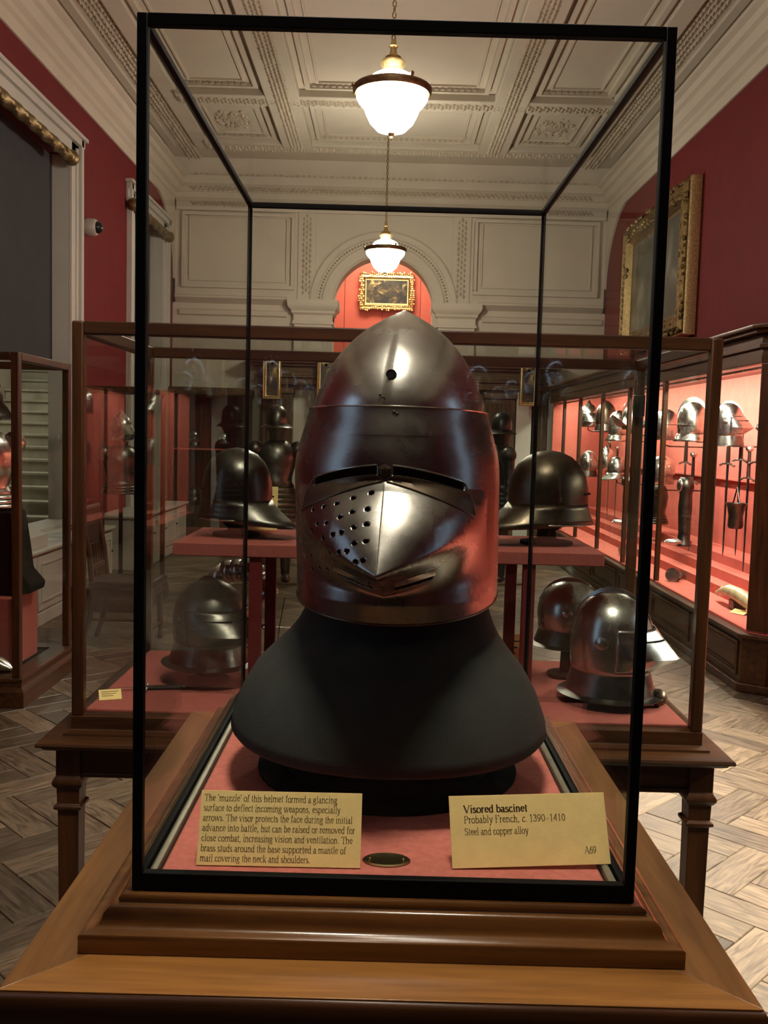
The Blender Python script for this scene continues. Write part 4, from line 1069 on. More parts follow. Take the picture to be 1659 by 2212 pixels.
# lower level
def armet_group(x, y, z, rz, size, mat, label, slabel):
    stand_for(x, y, FZ, z+.01, slabel, r=.04); return helmet('armet', label, (x, y, z), rz, size, mat)
armet_group(-.43, 1.55, 1.015, 40, .92, 'steel_dark', 'dark armet seen from the side at lower left of the wide case', 'stand under the dark armet at lower left').scale = (1, 1, .74)
armet_group(.490, 1.70, 1.045, 75, .78, 'steel', 'polished armet behind the front one at lower right of the wide case', 'stand under the rear polished armet').scale = (1, 1, .72)
armet_group(.545, 1.46, .995, 62, .92, 'steel', 'big polished armet with round pivot at lower right of the wide case', 'stand under the big front armet at lower right').scale = (1, 1, .88)
def laminated_arm(label, pts, r, mat='steel_dark'):
    t = thing('arm_defence', label, 'armour', pts[0]); P = [Vector(p) for p in pts]; n = 9
    for i in range(n):
        t0, t1 = i/n, (i+1.35)/n
        def at_(u):
            u = min(.999, u)*(len(P)-1); k = int(u); return P[k].lerp(P[k+1], u-k)
        m = mb(); m.tube([at_(t0), at_((t0+t1)/2), at_(t1)], [r*1.0, r*1.07, r*.92], 16, cap=False); o = m.build('lame', mat, t); o.modifiers.new('s', 'SOLIDIFY').thickness = .0015
    return t
laminated_arm('banded steel arm defence lying behind the dark armet', [(-.50, 1.80, 1.07), (-.44, 1.80, 1.165), (-.36, 1.79, 1.175), (-.31, 1.78, 1.10)], .032, 'steel')
def strap_box(x, y, z, label):
    t = thing('data_logger', label, 'device', (x, y, z)); box(x-.018, x+.018, y-.012, y+.012, z, z+.028).build('housing', 'black_metal', t, .003)
    m = mb(); m.tube([(x, y, z+.028), (x+.006, y, z+.09), (x+.018, y, z+.16)], .0012, 6); m.build('aerial', 'black_metal', t)
    box(x-.015, x+.010, y-.0135, y-.012, z+.015, z+.024).build('bright_face', 'steel_bright', t); return t
strap_box(-.268, 1.60, .975, 'small black device with thin aerial at left behind the bust')
box_ = thing('support_block', 'small dark block beneath the black device', 'block', (-.268, 1.60, FZ)); box(-.29, -.245, 1.58, 1.62, FZ, .975).build('block_body', 'void', box_)
label_small(-.62, 1.36, FZ, .05, .035, 'small cream label lying at left front of the wide case floor', 1.1, 20)
label_small(-.37, 1.80, FZ, .05, .075, 'upright cream card at rear left of the wide case floor', .1)
label_small(.36, 1.80, FZ, .045, .085, 'upright cream card at rear right of the wide case floor', .1)
label_small(.30, 1.80, FZ, .04, .08, 'upright cream card beside the bust at rear of the wide case', .1)
def dagger(label, p, rz, L_=.2, tilt=0):
    t = thing('dagger', label, 'dagger', p)
    A = Matrix.Translation(p) @ Matrix.Rotation(math.radians(rz), 4, 'Z') @ Matrix.Rotation(math.radians(tilt), 4, 'Y')
    m = mb(); m.add([(0, -.008, 0), (0, 0, .002), (0, .008, 0), (0, 0, -.002), (L_, 0, 0)], [(0, 1, 4), (1, 2, 4), (2, 3, 4), (3, 0, 4)]); m.xf(A); m.build('blade', 'steel_bright', t)
    m = mb(); m.tube([(0, -.03, 0), (0, .03, 0)], .003, 8); m.xf(A); m.build('guard', 'steel', t)
    m = mb(); m.tube([(0, 0, 0), (-.08, 0, 0)], .006, 8); m.ellipsoid((-.087, 0, 0), (.01, .01, .01), 10, 8); m.xf(A); m.build('grip', 'leather', t); return t
lk = thing('case_lock', 'small dark lock box on the rear right post of the wide case', 'lock', (.69, 1.85, 1.64)); box(.672, .700, 1.835, 1.8585, 1.62, 1.68).build('lock_body', 'black_metal', lk, .003)
dagger('bright rondel dagger lying at rear left of the wide case floor', (-.32, 1.80, 1.02), -10, .12)
dagger('bright dagger lying at left front of the wide case floor', (-.56, 1.45, FZ+.006), 190, .10)

# ------------------------------------------------------------------ right wall cabinets
def cabinet(label, y0, y1, posts, end_face=True, back_items=None):
    t = thing('display_cabinet', label, 'cabinet', (2.7, (y0+y1)/2, 0)); xf_, xb = 2.30, 3.14; ch = .10
    m = mb(); m.prism([(xf_+ch+.02, y0-.03), (xb, y0-.03), (xb, y1), (xf_-.05, y1), (xf_-.05, y0+ch-.02)], 'Z', 0, .055); m.build('plinth', 'mahog_y', t, .006)
    m = mb(); m.prism([(xf_+ch, y0+.0), (xb, y0+.0), (xb, y1), (xf_-.02, y1), (xf_-.02, y0+ch)], 'Z', .055, .345); m.build('base', 'mahog_y', t, .004)
    m = mb(); m.prism([(xf_+ch-.02, y0-.045), (xb, y0-.045), (xb, y1), (xf_-.06, y1), (xf_-.06, y0+ch-.03)], 'Z', .345, .375); m.build('ledge', 'mahog_y', t, .008)
    m = mb(); m.prism([(xf_+ch, y0), (xb, y0), (xb, y1), (xf_, y1), (xf_, y0+ch)], 'Z', .375, .392); m.build('display_floor', 'red_case', t)
    # header with cornice
    for (o, z0, z1, nm) in ((0, 2.06, 2.15, 'header'), (.02, 2.15, 2.18, 'header_moulding'), (.0, 2.18, 2.24, 'frieze'), (.05, 2.24, 2.265, 'cornice'), (.08, 2.265, 2.29, 'cornice')):
        m = mb()
        if nm == 'header':
            m.prism([(xf_+ch, y0), (xb, y0), (xb, y0+.05), (xf_+ch, y0+.05)], 'Z', z0, z1); m.prism([(xf_, y0+ch), (xf_+ch, y0), (xf_+ch, y0+.06), (xf_+.05, y0+ch), (xf_+.05, y1), (xf_, y1)], 'Z', z0, z1)
        else: m.prism([(xf_+ch-o, y0-o), (xb, y0-o), (xb, y1), (xf_-o, y1), (xf_-o, y0+ch-o*.4)], 'Z', z0, z1)
        m.build(nm, 'mahog_y', t, .004)
    # back, ends
    box(xb-.012, xb, y0, y1, .392, 2.18).build('back_panel', 'red_case', t)
    box(xf_+.05, xb-.012, y1-.02, y1, .392, 2.18).build('end_panel', 'red_case', t)
    ys = sorted(posts)
    for y in ys: box(xf_, xf_+.04, y-.022, y+.022, .375, 2.06).build('glazing_post', 'mahog_z', t, .006)
    m = mb(); m.prism([(xf_, y0+ch), (xf_+ch, y0), (xf_+ch+.03, y0+.02), (xf_+ch+.01, y0+.05), (xf_+.05, y0+ch+.02), (xf_+.02, y0+ch+.03)], 'Z', .375, 2.06); m.build('corner_post', 'mahog_z', t, .005)
    ed = [y0+ch]+ys+[y1]
    for a, b in zip(ed, ed[1:]):
        box(xf_+.016, xf_+.020, a+.02, b-.02, .392, 2.06).build('glass_pane', 'glass_side', t)
        # sunk panels in the base
        mm = mb(); X_ = xf_-.02
        for (o, w, d) in ((.05, .022, .012), (.09, .014, .007)):
            p0, p1, q0, q1 = a+o, b-o, .055+o*.7, .345-o*.7
            mm.box(X_-d, X_, p0, p1, q0, q0+w).box(X_-d, X_, p0, p1, q1-w, q1).box(X_-d, X_, p0, p0+w, q0+w, q1-w).box(X_-d, X_, p1-w, p1, q0+w, q1-w)
        mm.build('base_panel', 'mahog_y', t, .003)
    box(xf_+ch+.03, xb-.02, y0+.012, y0+.016, .392, 2.06).build('glass_pane', 'glass_side', t)
    m = mb(); m.tube([(2.41, y0+.2, 2.05), (2.41, y1-.1, 2.05)], .012, 10); m.build('light_tube', 'steel_bright', t)
    box(xb-.06, xb-.012, y0+.05, y1-.05, 1.235, 1.255).build('sword_rail', 'red_case', t)
    for (a, z) in ((.55, .47), (.42, .55), (.28, .63)): box(xb-a, xb-.012, y0+.05, y1-.05, .392, z).build('stepped_shelf', 'red_case', t, .003)
    return t
RC = cabinet('long lit glass cabinet with red lining full of helmets and swords along the right wall', 5.02, 12.6, (6.08, 7.17, 8.31, 9.43, 10.6, 11.6))
RN = cabinet('added lit cabinet with red lining on the right wall, outside the view, lighting the floor', .6, 4.35, (1.6, 2.5, 3.4))  # unseen cabinet added to throw light on the right floor
def bracket(par, x, y, z):
    m = mb(); m.tube([(3.12, y, z-.06), (x+.05, y, z-.06), (x, y, z-.04), (x, y, z+.02)], .007, 8); m.ellipsoid((x, y, z+.03), (.03, .03, .03), 10, 6); m.build('bracket', 'steel_dark', par)
H1 = [('bascinet', 12, 1.74, 20, 'steel_bright', 1.2, 'pointed visored helmet on the top rail at the far end of the right cabinet'),
      ('armet', 11, 1.74, 115, 'steel_brown', 1.2, 'brown-steel armet on the top rail, second from the far end of the right cabinet'),
      ('burgonet', 10.35, 1.62, 150, 'steel_bright', 1.2, 'bright burgonet on the top rail between two cabinet posts, third from the far end'),
      ('morion', 9.75, 1.69, 100, 'steel', 1.1, 'combed morion on the top rail, right of the bright burgonet'),
      ('cap', 8.5, 1.58, 70, 'steel', 1.35, 'large round skull-cap helmet on the top rail just right of the black front post'),
      ('burgonet', 7.68, 1.63, 240, 'steel_bright', 1.2, 'bright peaked burgonet with spike on the top rail near the gilded post'),
      ('armet', 6.8, 1.6, 60, 'steel', 1.15, 'tall grey armet on the top rail above the sword hilts at the near end')]
H2 = [('armet', 11.9, 1.14, 75, 'steel', 1.1, 'ribbed grey helmet on the second rail at the far end of the right cabinet'),
      ('bascinet', 10.85, 1.2, 130, 'steel_bright', 1.05, 'bright pointed helmet on the second rail, second from the far end'),
      ('sallet', 10.3, 1.12, 100, 'steel', 1.05, 'grey sallet on the second rail, third from the far end'),
      ('cap', 8.55, 1.15, 80, 'steel_bright', 1.25, 'ridged round helmet on the second rail just right of the black front post')]
for (kd, y, z, rz, mt, sz, lb) in H1+H2:
    x = 2.72; helmet(kd, lb, (x, y, z), rz, sz, mt, 'helmets in the right wall cabinet'); bracket(RC, x, y, z)
def sword(label, x, y, z, L_=1.0, s=1.0, lean=0):
    t = thing('sword', label, 'sword', (x, y, z), 'swords hanging in the right wall cabinet'); 
    m = mb(); b = z-L_*s
    m.add([(x, y-.022*s, z), (x+.004, y, z), (x, y+.022*s, z), (x-.004, y, z), (x, y-.013*s, b+.05), (x+.002, y, b+.05), (x, y+.013*s, b+.05), (x-.002, y, b+.05), (x, y, b)],
          [(0, 1, 5, 4), (1, 2, 6, 5), (2, 3, 7, 6), (3, 0, 4, 7), (4, 5, 8), (5, 6, 8), (6, 7, 8), (7, 4, 8)]); m.build('blade', 'steel_dark', t)
    m = mb(); m.tube([(x-.004, y-.11*s, z-.012), (x-.006, y-.05*s, z+.004), (x-.006, y+.05*s, z+.004), (x-.004, y+.11*s, z-.012)], [.008*s, .007*s, .007*s, .008*s], 8); m.build('cross_guard', 'steel', t)
    m = mb(); m.tube([(x, y, z), (x, y, z+.17*s)], [.013*s, .010*s], 10); m.build('grip', 'leather', t)
    m = mb(); m.lathe([(0, z+.165*s), (.016*s, z+.17*s), (.026*s, z+.185*s), (.022*s, z+.2*s), (.010*s, z+.205*s), (0, z+.206*s)], x, y, 16); m.build('pommel', 'steel_bright', t); return t
SW = [(8.95, 1.36), (8.25, 1.43), (8.02, 1.26), (7.58, 1.37), (7.14, 1.45), (6.86, 1.49), (6.68, 1.35), (6.50, 1.48), (6.34, 1.38), (5.95, 1.42), (9.5, 1.33), (10.0, 1.38), (11.3, 1.35), (10.9, 1.30)]
for i, (y, z) in enumerate(sorted(SW)):
    nm = ['nearest', 'second', 'third', 'fourth', 'fifth', 'sixth', 'seventh', 'eighth', 'ninth', 'tenth', 'eleventh', 'twelfth', 'thirteenth', 'farthest'][i]
    sword('long sword hanging hilt-up against the red cloth, %s from the near end' % nm, 2.86, y, z-.06, .62-.04*(i % 3), 1.35+.10*((i*7) % 3-1))
# objects standing in the cabinet
t = thing('stirrup_bucket', 'dark steel stirrup hanging low among the swords at the near end', 'stirrup', (2.75, 6.60, .98))
m = mb(); m.lathe([(.05, .90), (.06, .92), (.055, 1.0), (.07, 1.07), (.085, 1.10), (.08, 1.10), (.065, 1.07), (.05, 1.0), (.05, .93)], 2.75, 6.60, 20); m.build('cup', 'steel_dark', t)
m = mb(); m.tube([(2.75, 6.60-.07, 1.1), (2.75, 6.60, 1.22), (2.75, 6.60+.07, 1.1)], .006, 8); m.build('loop', 'steel_dark', t)
t = thing('powder_horn', 'curved pale ivory horn lying on the cabinet floor at the near end', 'horn', (2.55, 5.85, .392))
m = mb(); P = [(2.50, 6.20, .45), (2.50, 6.10, .48), (2.50, 5.97, .505), (2.51, 5.82, .50), (2.53, 5.68, .47), (2.56, 5.58, .43)]
m.tube(P, [.022, .034, .045, .05, .048, .04], 16); m.build('horn_body', 'bone', t)
m = mb(); m.tube([(2.56, 5.59, .435), (2.57, 5.55, .42)], .046, 16); m.build('end_cap', 'gilt_dark', t)
box(2.47, 2.56, 5.8, 5.9, .392, .46).build('cradle', 'steel_brown', t, .005)
label_small(2.44, 5.66, .395, .12, .06, 'yellow label in front of the ivory horn', 1.2, -60)
def gauntlet(label, x, y, z, rz):
    t = thing('gauntlet', label, 'gauntlet', (x, y, z), 'gauntlets on the cabinet floor'); A = Matrix.Translation((x, y, z)) @ Matrix.Rotation(math.radians(rz), 4, 'Z')
    m = mb(); m.tube([(-.17, 0, .05), (-.10, 0, .045), (-.03, 0, .035)], [.06, .045, .036], 16); m.xf(A); m.build('cuff', 'steel_bright', t)
    m = mb(); m.ellipsoid((.02, 0, .032), (.055, .042, .024), 16, 10); m.xf(A); m.build('hand_plate', 'steel_bright', t)
    for k in range(4):
        m = mb(); yy = -.03+.02*k; m.tube([(.06, yy, .03), (.10, yy*1.15, .032), (.13, yy*1.2, .015)], [.0105, .010, .007], 8); m.xf(A); m.build('finger', 'steel', t)
    m = mb(); m.tube([(0, -.035, .03), (.04, -.065, .022), (.06, -.07, .012)], [.011, .010, .007], 8); m.xf(A); m.build('thumb', 'steel', t); return t
gauntlet('bright gauntlet with spread fingers on the cabinet floor near the gilded post', 2.52, 7.25, .40, 60)
gauntlet('bright gauntlet on the cabinet floor farther from the viewer', 2.50, 9.0, .40, 80)
def greave(label, x, y, z, h=.45):
    t = thing('leg_armour', label, 'armour', (x, y, z)); m = mb(); m.lathe([(.075, z), (.06, z+.02), (.05, z+.12), (.062, z+h*.55), (.055, z+h*.75), (.07, z+h*.85), (.055, z+h)], x, y, 20, cap=False); o = m.build('shin_plate', 'steel_dark', t); o.modifiers.new('s', 'SOLIDIFY').thickness = .002
    m = mb(); m.ellipsoid((x-.05, y, z+h*.88), (.035, .05, .06), 14, 10); m.build('knee_cop', 'steel', t)
    m = mb(); m.ellipsoid((x-.05, y, z+.03), (.13, .05, .035), 14, 8); m.build('foot_plate', 'steel', t); return t
greave('dark leg armour standing on the cabinet floor behind the bright gauntlet', 2.72, 7.75, .63, .62)
greave('second dark leg armour standing farther along the cabinet floor', 2.72, 9.75, .63, .55)
def breastplate(label, x, y, z, rz, s=1.0, mat='steel_dark', group=None, pole=None):
    t = thing('breastplate', label, 'armour', (x, y, z), group); A = Matrix.Translation((x, y, z)) @ Matrix.Rotation(math.radians(rz), 4, 'Z')
    def fn(a, r, zz, p):
        c = math.cos(a); return (p[0]*1.25, p[1]*(.85 if c > 0 else .6)-.02*max(0, c)**3, zz)
    m = mb(); m.lathe([(.15*s, 0), (.135*s, .03*s), (.125*s, .06*s), (.15*s, .16*s), (.165*s, .27*s), (.15*s, .36*s), (.11*s, .42*s), (.075*s, .44*s)], n=32, fn=fn, cap=False); m.xf(A); o = m.build('chest_plate', mat, t); o.modifiers.new('s', 'SOLIDIFY').thickness = .003
    for k in range(3):
        m = mb(); m.lathe([(.15*s+.012*k, -.03*s*k), (.157*s+.012*k, -.03*s*(k+1))], n=32, fn=fn, cap=False); m.xf(A); o = m.build('fauld', mat, t); o.modifiers.new('s', 'SOLIDIFY').thickness = .003
    for s_ in (-1, 1):
        m = mb(); m.ellipsoid((s_*.195*s, 0, .36*s), (.075*s, .075*s, .085*s), 16, 12); m.xf(A); m.build('pauldron', mat, t)
    m = mb(); m.lathe([(.085*s, .42*s), (.07*s, .44*s), (.072*s, .48*s), (.08*s, .49*s)], n=24, cap=False); m.xf(A); o = m.build('gorget_plate', mat, t); o.modifiers.new('s', 'SOLIDIFY').thickness = .003
    if pole is not None:
        m = mb(); m.tube([(0, 0, pole-z), (0, 0, .4*s)], .018, 10); m.lathe([(.16, pole-z), (.16, pole-z+.02), (.03, pole-z+.03)], n=24); m.xf(A); m.build('stand_pole', 'void', t)
    return t
breastplate('dark breastplate in the right cabinet behind the black front post', 2.78, 8.9, .80, 90, .75)

# ------------------------------------------------------------------ left floor-standing cases
def floor_case(label, x0, x1, y0, y1, zt, zb=.16, fw=.045):
    t = thing('floor_case', label, 'display case', ((x0+x1)/2, (y0+y1)/2, 0))
    m = mb(); m.sweep(x0, x1, y0, y1, [(-.1, 0), (.03, 0), (.03, zb*.55), (.022, zb*.62), (.012, zb*.7), (.012, zb*.85), (.02, zb*.9), (.018, zb), (-.1, zb)], closed=True); m.build('base_plinth', 'mahog_y', t, angle=30)
    box(x0+.05, x1-.05, y0+.05, y1-.05, .02, zb-.01).build('case_floor', 'void', t)
    for x in (x0+fw/2, x1-fw/2):
        for y in (y0+fw/2, y1-fw/2): box(x-fw/2, x+fw/2, y-fw/2, y+fw/2, zb, zt).build('corner_post', 'mahog_z', t, .006)
    for y in (y0+fw/2, y1-fw/2): box(x0+fw, x1-fw, y-fw/2, y+fw/2, zt-fw, zt).build('top_rail', 'mahog', t, .005)
    for x in (x0+fw/2, x1-fw/2): box(x-fw/2, x+fw/2, y0+fw, y1-fw, zt-fw, zt).build('top_rail', 'mahog_y', t, .005)
    for y in (y0+.015, y1-.015): box(x0+.03, x1-.03, y-.002, y+.002, zb, zt-.03).build('glass_pane', 'glass_side', t)
    for x in (x0+.015, x1-.015): box(x-.002, x+.002, y0+.03, y1-.03, zb, zt-.03).build('glass_pane', 'glass_side', t)
    return t
floor_case('mahogany floor case holding armour at the left edge, in front of the stairs', -2.95, -1.985, 4.36, 5.22, 1.945)
floor_case('second mahogany floor case farther along the left wall', -2.62, -2.02, 7.15, 7.95, 1.90, .2, .04)
t = thing('red_plinth_block', 'red cloth-covered block under the armour in the near left case', 'plinth', (-2.35, 4.8, .15)); box(-2.55, -2.12, 4.62, 5.0, .15, .56).build('block_body', 'baize_dark', t, .01)
t = thing('black_stand', 'black stand with pointed toe on the red block in the near left case', 'stand', (-2.35, 4.8, .56))
m = mb(); m.prism([(-2.52, .562), (-2.14, .562), (-2.05, .575), (-2.04, .62), (-2.11, .70), (-2.13, .86), (-2.16, 1.05), (-2.5, 1.05)], 'Y', 4.68, 4.92); m.build('stand_body', 'void', t, .01)
breastplate('bright breastplate with rounded shoulder plates in the near left case', -2.36, 4.80, 1.14, 20, .85, 'steel_bright')
helmet('morion', 'dark broad-brimmed helmet at the top of the near left case', (-2.36, 4.80, 1.58), 20, 1.15, 'steel_dark')
t = thing('foot_armour', 'bright pointed foot armour lying on the floor of the near left case', 'armour', (-2.2, 4.5, .16)); m = mb()
m.tube([(-2.30, 4.5, .24), (-2.2, 4.5, .22), (-2.12, 4.49, .19), (-2.07, 4.48, .175)], [.06, .055, .035, .01], 14); m.build('foot_plate', 'steel_bright', t)
m = mb(); m.tube([(-2.30, 4.5, .24), (-2.31, 4.5, .34)], [.055, .05], 14); m.build('ankle_plate', 'steel_bright', t)
breastplate('dark breastplate under a pointed helmet in the second left case', -2.32, 7.55, 1.05, 40, .8, 'steel_dark', pole=.2)
helmet('bascinet', 'pointed helmet above the dark breastplate in the second left case', (-2.32, 7.55, 1.45), 60, .9, 'steel')
# white cupboards below the windows
def cupboard(label, y0, y1, zt, nd):
    t = thing('low_cupboard', label, 'cupboard', (-2.9, (y0+y1)/2, 0)); xf_ = -2.66
    box(-3.14, xf_, y0+.02, y1-.02, .02, zt-.03).build('carcass', 'white', t)
    box(-3.14, xf_+.04, y0-.02, y1+.02, zt-.03, zt).build('worktop', 'white', t, .008)
    box(-3.14, xf_+.012, y0+.01, y1-.01, 0, .10).build('skirting', 'white', t, .004)
    w = (y1-y0-.04)/nd
    for i in range(nd):
        a = y0+.02+i*w; d = box(xf_, xf_+.016, a+.01, a+w-.01, .12, zt-.05).build('door', 'white', t, .003)
        mm = mb(); 
        for (p0, p1, q0, q1) in ((a+.07, a+w-.07, .18, .195), (a+.07, a+w-.07, zt-.125, zt-.11), (a+.07, a+.085, .195, zt-.125), (a+w-.085, a+w-.07, .195, zt-.125)): mm.box(xf_+.016, xf_+.024, p0, p1, q0, q1)
        mm.build('door_moulding', 'white', d)
        m = mb(); m.ellipsoid((xf_+.03, a+w-.05, .36), (.012, .012, .012), 10, 8); m.build('door_knob', 'black_metal', d)
    return t
cupboard('low white panelled cupboard under the nearer window', 5.75, 8.45, .60, 4)
cupboard('low white panelled cupboard under the farther window', 9.5, 11.9, .60, 4)
t = thing('leaflet_box', 'white slope-topped box standing on the nearer white cupboard', 'box', (-2.85, 6.5, .60)); m = mb()
m.prism([(-3.02, .60), (-2.68, .60), (-2.68, .70), (-2.74, .72), (-2.98, .84), (-3.02, .84)], 'Y', 6.25, 6.75); m.build('box_body', 'white', t, .006)
box(-2.96, -2.70, 6.28, 6.72, .60, .602).build('leaflet_tray', 'card', t)
t = thing('cloth_bound_book', 'dark green book lying at the far end of the nearer white cupboard', 'book', (-2.8, 8.1, .6)); box(-2.92, -2.70, 7.95, 8.25, .60, .605).build('cover', 'green', t); box(-2.915, -2.705, 7.955, 8.245, .605, .635).build('pages', 'card', t); box(-2.92, -2.70, 7.95, 8.25, .635, .64).build('cover', 'green', t)
# chair
ch = thing('side_chair', 'dark wooden chair with leather seat standing in the aisle at left', 'chair', (-1.85, 6.0, 0))
box(-2.06, -1.62, 5.80, 6.22, .42, .475).build('seat', 'leather', ch, .012)
box(-2.06, -1.62, 5.81, 6.21, .36, .42).build('seat_rail', 'mahog', ch, .004)
for (x, y) in ((-1.645, 5.83), (-1.645, 6.19)):
    m = mb(); m.lathe([(.016, 0), (.022, .02), (.014, .05), (.02, .12), (.024, .25), (.018, .28), (.026, .30), (.026, .36)], x, y, 12); m.build('leg', 'mahog_z', ch)
for y in (5.83, 6.19):
    m = mb(); m.tube([(-2.12, y, 0), (-2.06, y, .2), (-2.04, y, .42), (-2.06, y, .65), (-2.12, y, .98)], [.018, .02, .022, .02, .018], 8); m.build('leg', 'mahog_z', ch)
box(-2.13, -2.09, 5.83, 6.19, .72, 1.0).build('back_panel', 'leather', ch, .01)
m = mb()
for k in range(5): m.tube([(-2.065, 5.88+.06*k, .48), (-2.09, 5.88+.06*k, .72)], .009, 8)
m.build('back_spindles', 'mahog_z', ch)
box(-2.08, -2.05, 5.84, 6.18, .54, .58).build('back_rail', 'mahog', ch, .004)
for z in (.12, .2): 
    m = mb(); m.tube([(-1.645, 5.83+(z-.12)*0, z), (-1.645, 6.19, z)] if z < .15 else [(-2.06, 5.83, z), (-1.645, 5.83, z)], .011, 8); m.build('stretcher', 'mahog', ch)

# ------------------------------------------------------------------ far end: dark oak screen, cabinets, armour
sc = thing('oak_doorcase', 'tall dark oak doorcase with heavy cornice against the far wall', 'doorcase', (.2, YF-.2, 0))
for (o, z0, z1) in ((0, 2.24, 2.34), (.04, 2.34, 2.37), (.0, 2.37, 2.50), (.06, 2.50, 2.54), (.12, 2.54, 2.60), (.15, 2.60, 2.63)):
    box(-1.85-o, 2.35+o, YF-.35-o, YF-.11, z0, z1).build('cornice_moulding', 'oak_x', sc, .006)
for (x0, x1) in ((-1.8, -1.35), (-.95, -.6), (.7, 1.15), (1.42, 1.86), (2.12, 2.32)):
    p_ = box(x0, x1, YF-.28, YF-.11, 0, 2.24).build('pilaster', 'oak', sc, .004)
    n = int((x1-x0)/.065); 
    for k in range(n): 
        m = mb(); xx = x0+.03+k*.065; m.tube([(xx, YF-.285, .35), (xx, YF-.285, 2.05)], .016, 8); m.build('reed', 'oak', p_)
    box(x0-.02, x1+.02, YF-.31, YF-.11, 0, .25).build('pilaster_base', 'oak_x', p_, .004); box(x0-.02, x1+.02, YF-.31, YF-.11, 2.12, 2.2).build('pilaster_cap', 'oak_x', p_, .004)
for (x0, x1) in ((1.875, 2.095), (2.33, 2.56)): box(x0, x1, YF-.30, YF-.11, 0, 2.24).build('pale_jamb', 'white', sc, .004)
dd = thing('oak_double_door', 'dark panelled double door in the middle of the doorcase', 'door', (.05, YF-.2, 0))
for (x0, x1) in ((-.6, .045), (.055, .7)):
    l = box(x0, x1, YF-.2, YF-.14, 0, 2.24).build('door_leaf', 'oak', dd, .003)
    for z in (.2, .85, 1.5): box(x0+.1, x1-.1, YF-.215, YF-.2, z, z+.52).build('door_panel', 'oak', l, .012)
def wall_case(label, x0, x1, z1, y0=YF-.75):
    t = thing('tall_cabinet', label, 'cabinet', ((x0+x1)/2, y0+.3, 0))
    box(x0, x1, y0, YF-.11, 0, .5).build('base', 'oak', t, .005); box(x0-.03, x1+.03, y0-.03, YF-.11, z1, z1+.10).build('cornice', 'oak_x', t, .01)
    box(x0, x1, YF-.16, YF-.11, .5, z1).build('back_panel', 'red_wall', t)
    for x in (x0+.02, x1-.02): box(x-.02, x+.02, y0, y0+.04, .5, z1).build('glazing_post', 'mahog_z', t)
    for x in (x0, x1-.02): box(x, x+.02, y0+.04, YF-.16, .5, z1).build('end_panel', 'oak', t)
    box(x0+.04, x1-.04, y0+.012, y0+.018, .5, z1).build('glass_pane', 'glass_side', t)
    box(x0+.02, x1-.02, y0+.05, YF-.16, 1.28, 1.30).build('shelf_board', 'red_case', t); return t
wall_case('tall dark cabinet against the far wall left of the doorcase', -3.0, -1.95, 2.05)
for i, x in enumerate((-2.72, -2.3)):
    helmet(('armet', 'cap')[i], ('armet on the upper shelf of the far left cabinet, the left one', 'plain round helmet on the upper shelf of the far left cabinet, the right one')[i], (x, YF-.45, 1.37), 10, .8, 'steel')
    helmet(('sallet', 'morion')[i], ('sallet low in the far left cabinet, the left one', 'morion low in the far left cabinet, the right one')[i], (x, YF-.45, .55), 10, .8, 'steel_dark')
# armour figures in the aisle
def armour_figure(x, y, rz, mat, label, shirt=True):
    t = thing('standing_armour', label, 'armour', (x, y, 0)); A = Matrix.Translation((x, y, 0)) @ Matrix.Rotation(math.radians(rz), 4, 'Z')
    def P(nm, m, mt=mat, sol=0):
        m.xf(A); o = m.build(nm, mt, t)
        if sol: o.modifiers.new('s', 'SOLIDIFY').thickness = sol
        return o
    def fn(a, r, z, p): return (p[0]*1.2, p[1]*.8, z)
    m = mb(); m.lathe([(.16, 1.0), (.13, 1.06), (.17, 1.25), (.16, 1.38), (.10, 1.46), (.06, 1.48)], n=28, fn=fn, cap=False); P('cuirass', m, sol=.003)
    for k in range(7):
        m = mb(); m.lathe([(.155+.014*k, 1.0-.05*k), (.175+.014*k, .94-.05*k)], n=28, fn=fn, cap=False); P('skirt_lame', m, sol=.003)
    for s in (-1, 1):
        m = mb(); m.ellipsoid((s*.22, 0, 1.38), (.09, .085, .09), 14, 10); P('pauldron', m)
        for k in range(5):
            m = mb(); m.tube([(s*(.25+.01*k), 0, 1.32-.085*k), (s*(.26+.01*k), -.01*k, 1.24-.085*k)], [.058-.004*k, .052-.004*k], 12); P('arm_lame', m)
        m = mb(); m.tube([(s*.10, 0, .7), (s*.11, 0, .5), (s*.11, 0, .30), (s*.11, 0, .08)], [.085, .07, .06, .045], 12); P('leg_plate', m)
        m = mb(); m.ellipsoid((s*.11, -.07, .05), (.05, .13, .045), 12, 8); P('foot_plate', m)
    m = mb(); m.lathe([(.07, 1.47), (.085, 1.55), (.11, 1.60), (.112, 1.70), (.10, 1.77), (.06, 1.82), (0, 1.84)], n=24); P('helmet_bowl', m)
    m = mb(); m.lathe([(.125, 1.63), (.17, 1.60), (.165, 1.605), (.11, 1.645)], n=24, cap=False); P('helmet_brim', m, sol=.002)
    m = mb(); m.box(-.25, .25, -.22, .2, 0, .02); P('base_board', m, 'oak'); return t
armour_figure(-1.12, 9.0, 10, 'steel_dark', 'standing armour of dark overlapping plates in the aisle at left of the bust')
armour_figure(1.24, 9.4, -75, 'black_metal', 'black standing armour in the aisle just right of the helmet')
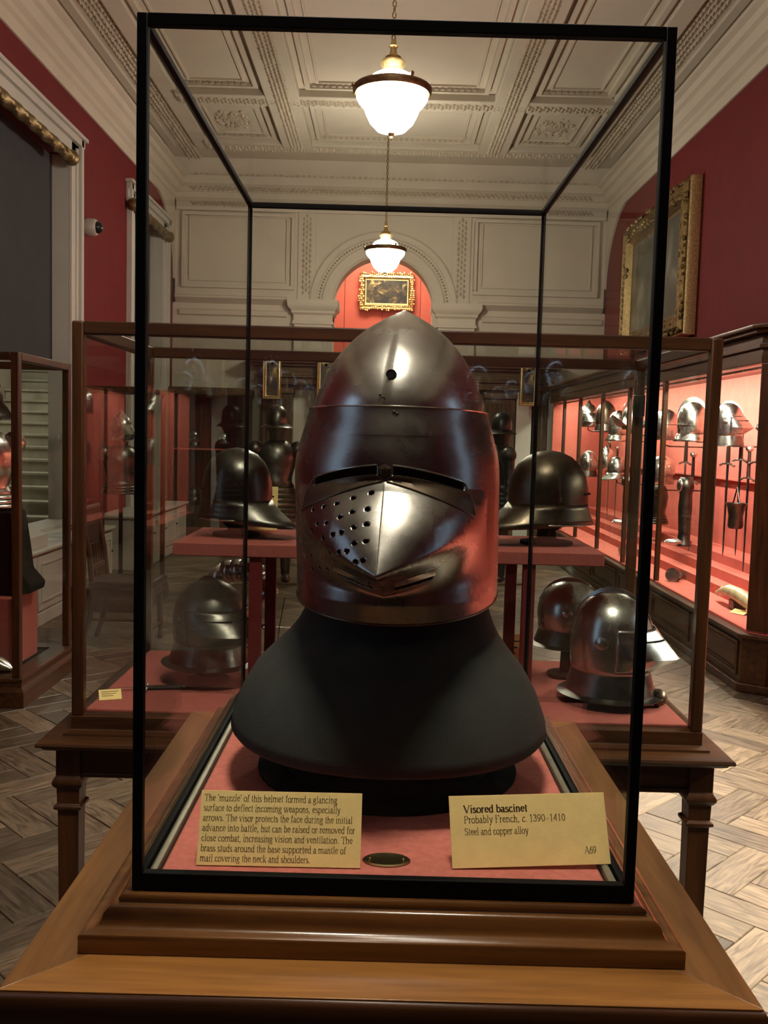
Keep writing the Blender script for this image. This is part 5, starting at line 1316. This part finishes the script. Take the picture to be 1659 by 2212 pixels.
# gilt panels added before the oak screen in place of yellow reflections
for (x, lb) in ((-1.62, 'narrow gilt panel standing in for a yellow reflection before the dark oak at left'), (-.86, 'second narrow gilt panel standing in for a reflection, nearer the middle of the dark oak'), (2.0, 'narrow gilt panel standing in for a reflection at right of the black armour')):
    t = thing('reflection_panel', lb, 'reflection', (x, YF-.36, 2.3)); frame_prof(x-.13, x+.13, 2.02, 2.62, YF-.52, .05, .03).build('frame', 'gilt', t, angle=25)
    box(x-.09, x+.09, YF-.52, YF-.50, 2.06, 2.58).build('canvas', 'paint1', t); box(x-.02, x+.02, YF-.52, YF-.36, 2.50, 2.54).build('hanger', 'gilt_dark', t)

# ------------------------------------------------------------------ behind the viewer (seen only as reflections)
w = structure(box(-3.45, -3.42, -1.3, -.1, .8, 4.2).build('window_3', 'window_light'))
for (a, b, c, d) in ((-1.42, -1.3, .7, 4.3), (-.1, .02, .7, 4.3)): box(-3.15, -3.09, a, b, c, d).build('window_casing', 'white', w)
box(-3.40, -3.36, -.73, -.67, .8, 4.2).build('window_mullion', 'white', w)
w = structure(box(3.11, 3.145, -.1, .35, .9, 3.4).build('window_4', 'window_light'))  # unseen glowing panel added to put a blue streak on the helmet
for (a, b) in ((-.2, -.1), (.35, .45)): box(3.09, 3.15, a, b, .8, 3.5).build('window_casing', 'white', w)
rc = thing('entrance_cabinet', 'long red-lined cabinet of helmets on the wall behind the viewer', 'cabinet', (-.3, -6.7, 0))
box(-2.6, 2.2, -6.95, -6.5, 0, 1.76).build('base', 'mahog', rc, .01); box(-2.6, 2.2, -6.95, -6.90, 1.76, 2.7).build('back_panel', 'red_wall', rc); box(-2.65, 2.25, -6.97, -6.45, 2.7, 2.85).build('header', 'mahog', rc, .01)
for i, x in enumerate((-2.1, -1.5, -.9, .7, 1.3, 1.9)):
    helmet(('armet', 'morion', 'burgonet', 'sallet', 'armet', 'morion')[i], 'steel helmet number %s along the cabinet behind the viewer' % ('one', 'two', 'three', 'four', 'five', 'six')[i], (x, -6.65, 1.81 if i != 0 and i != 4 else 1.86), 180, 1.35, 'steel_bright', 'helmets in the entrance cabinet')
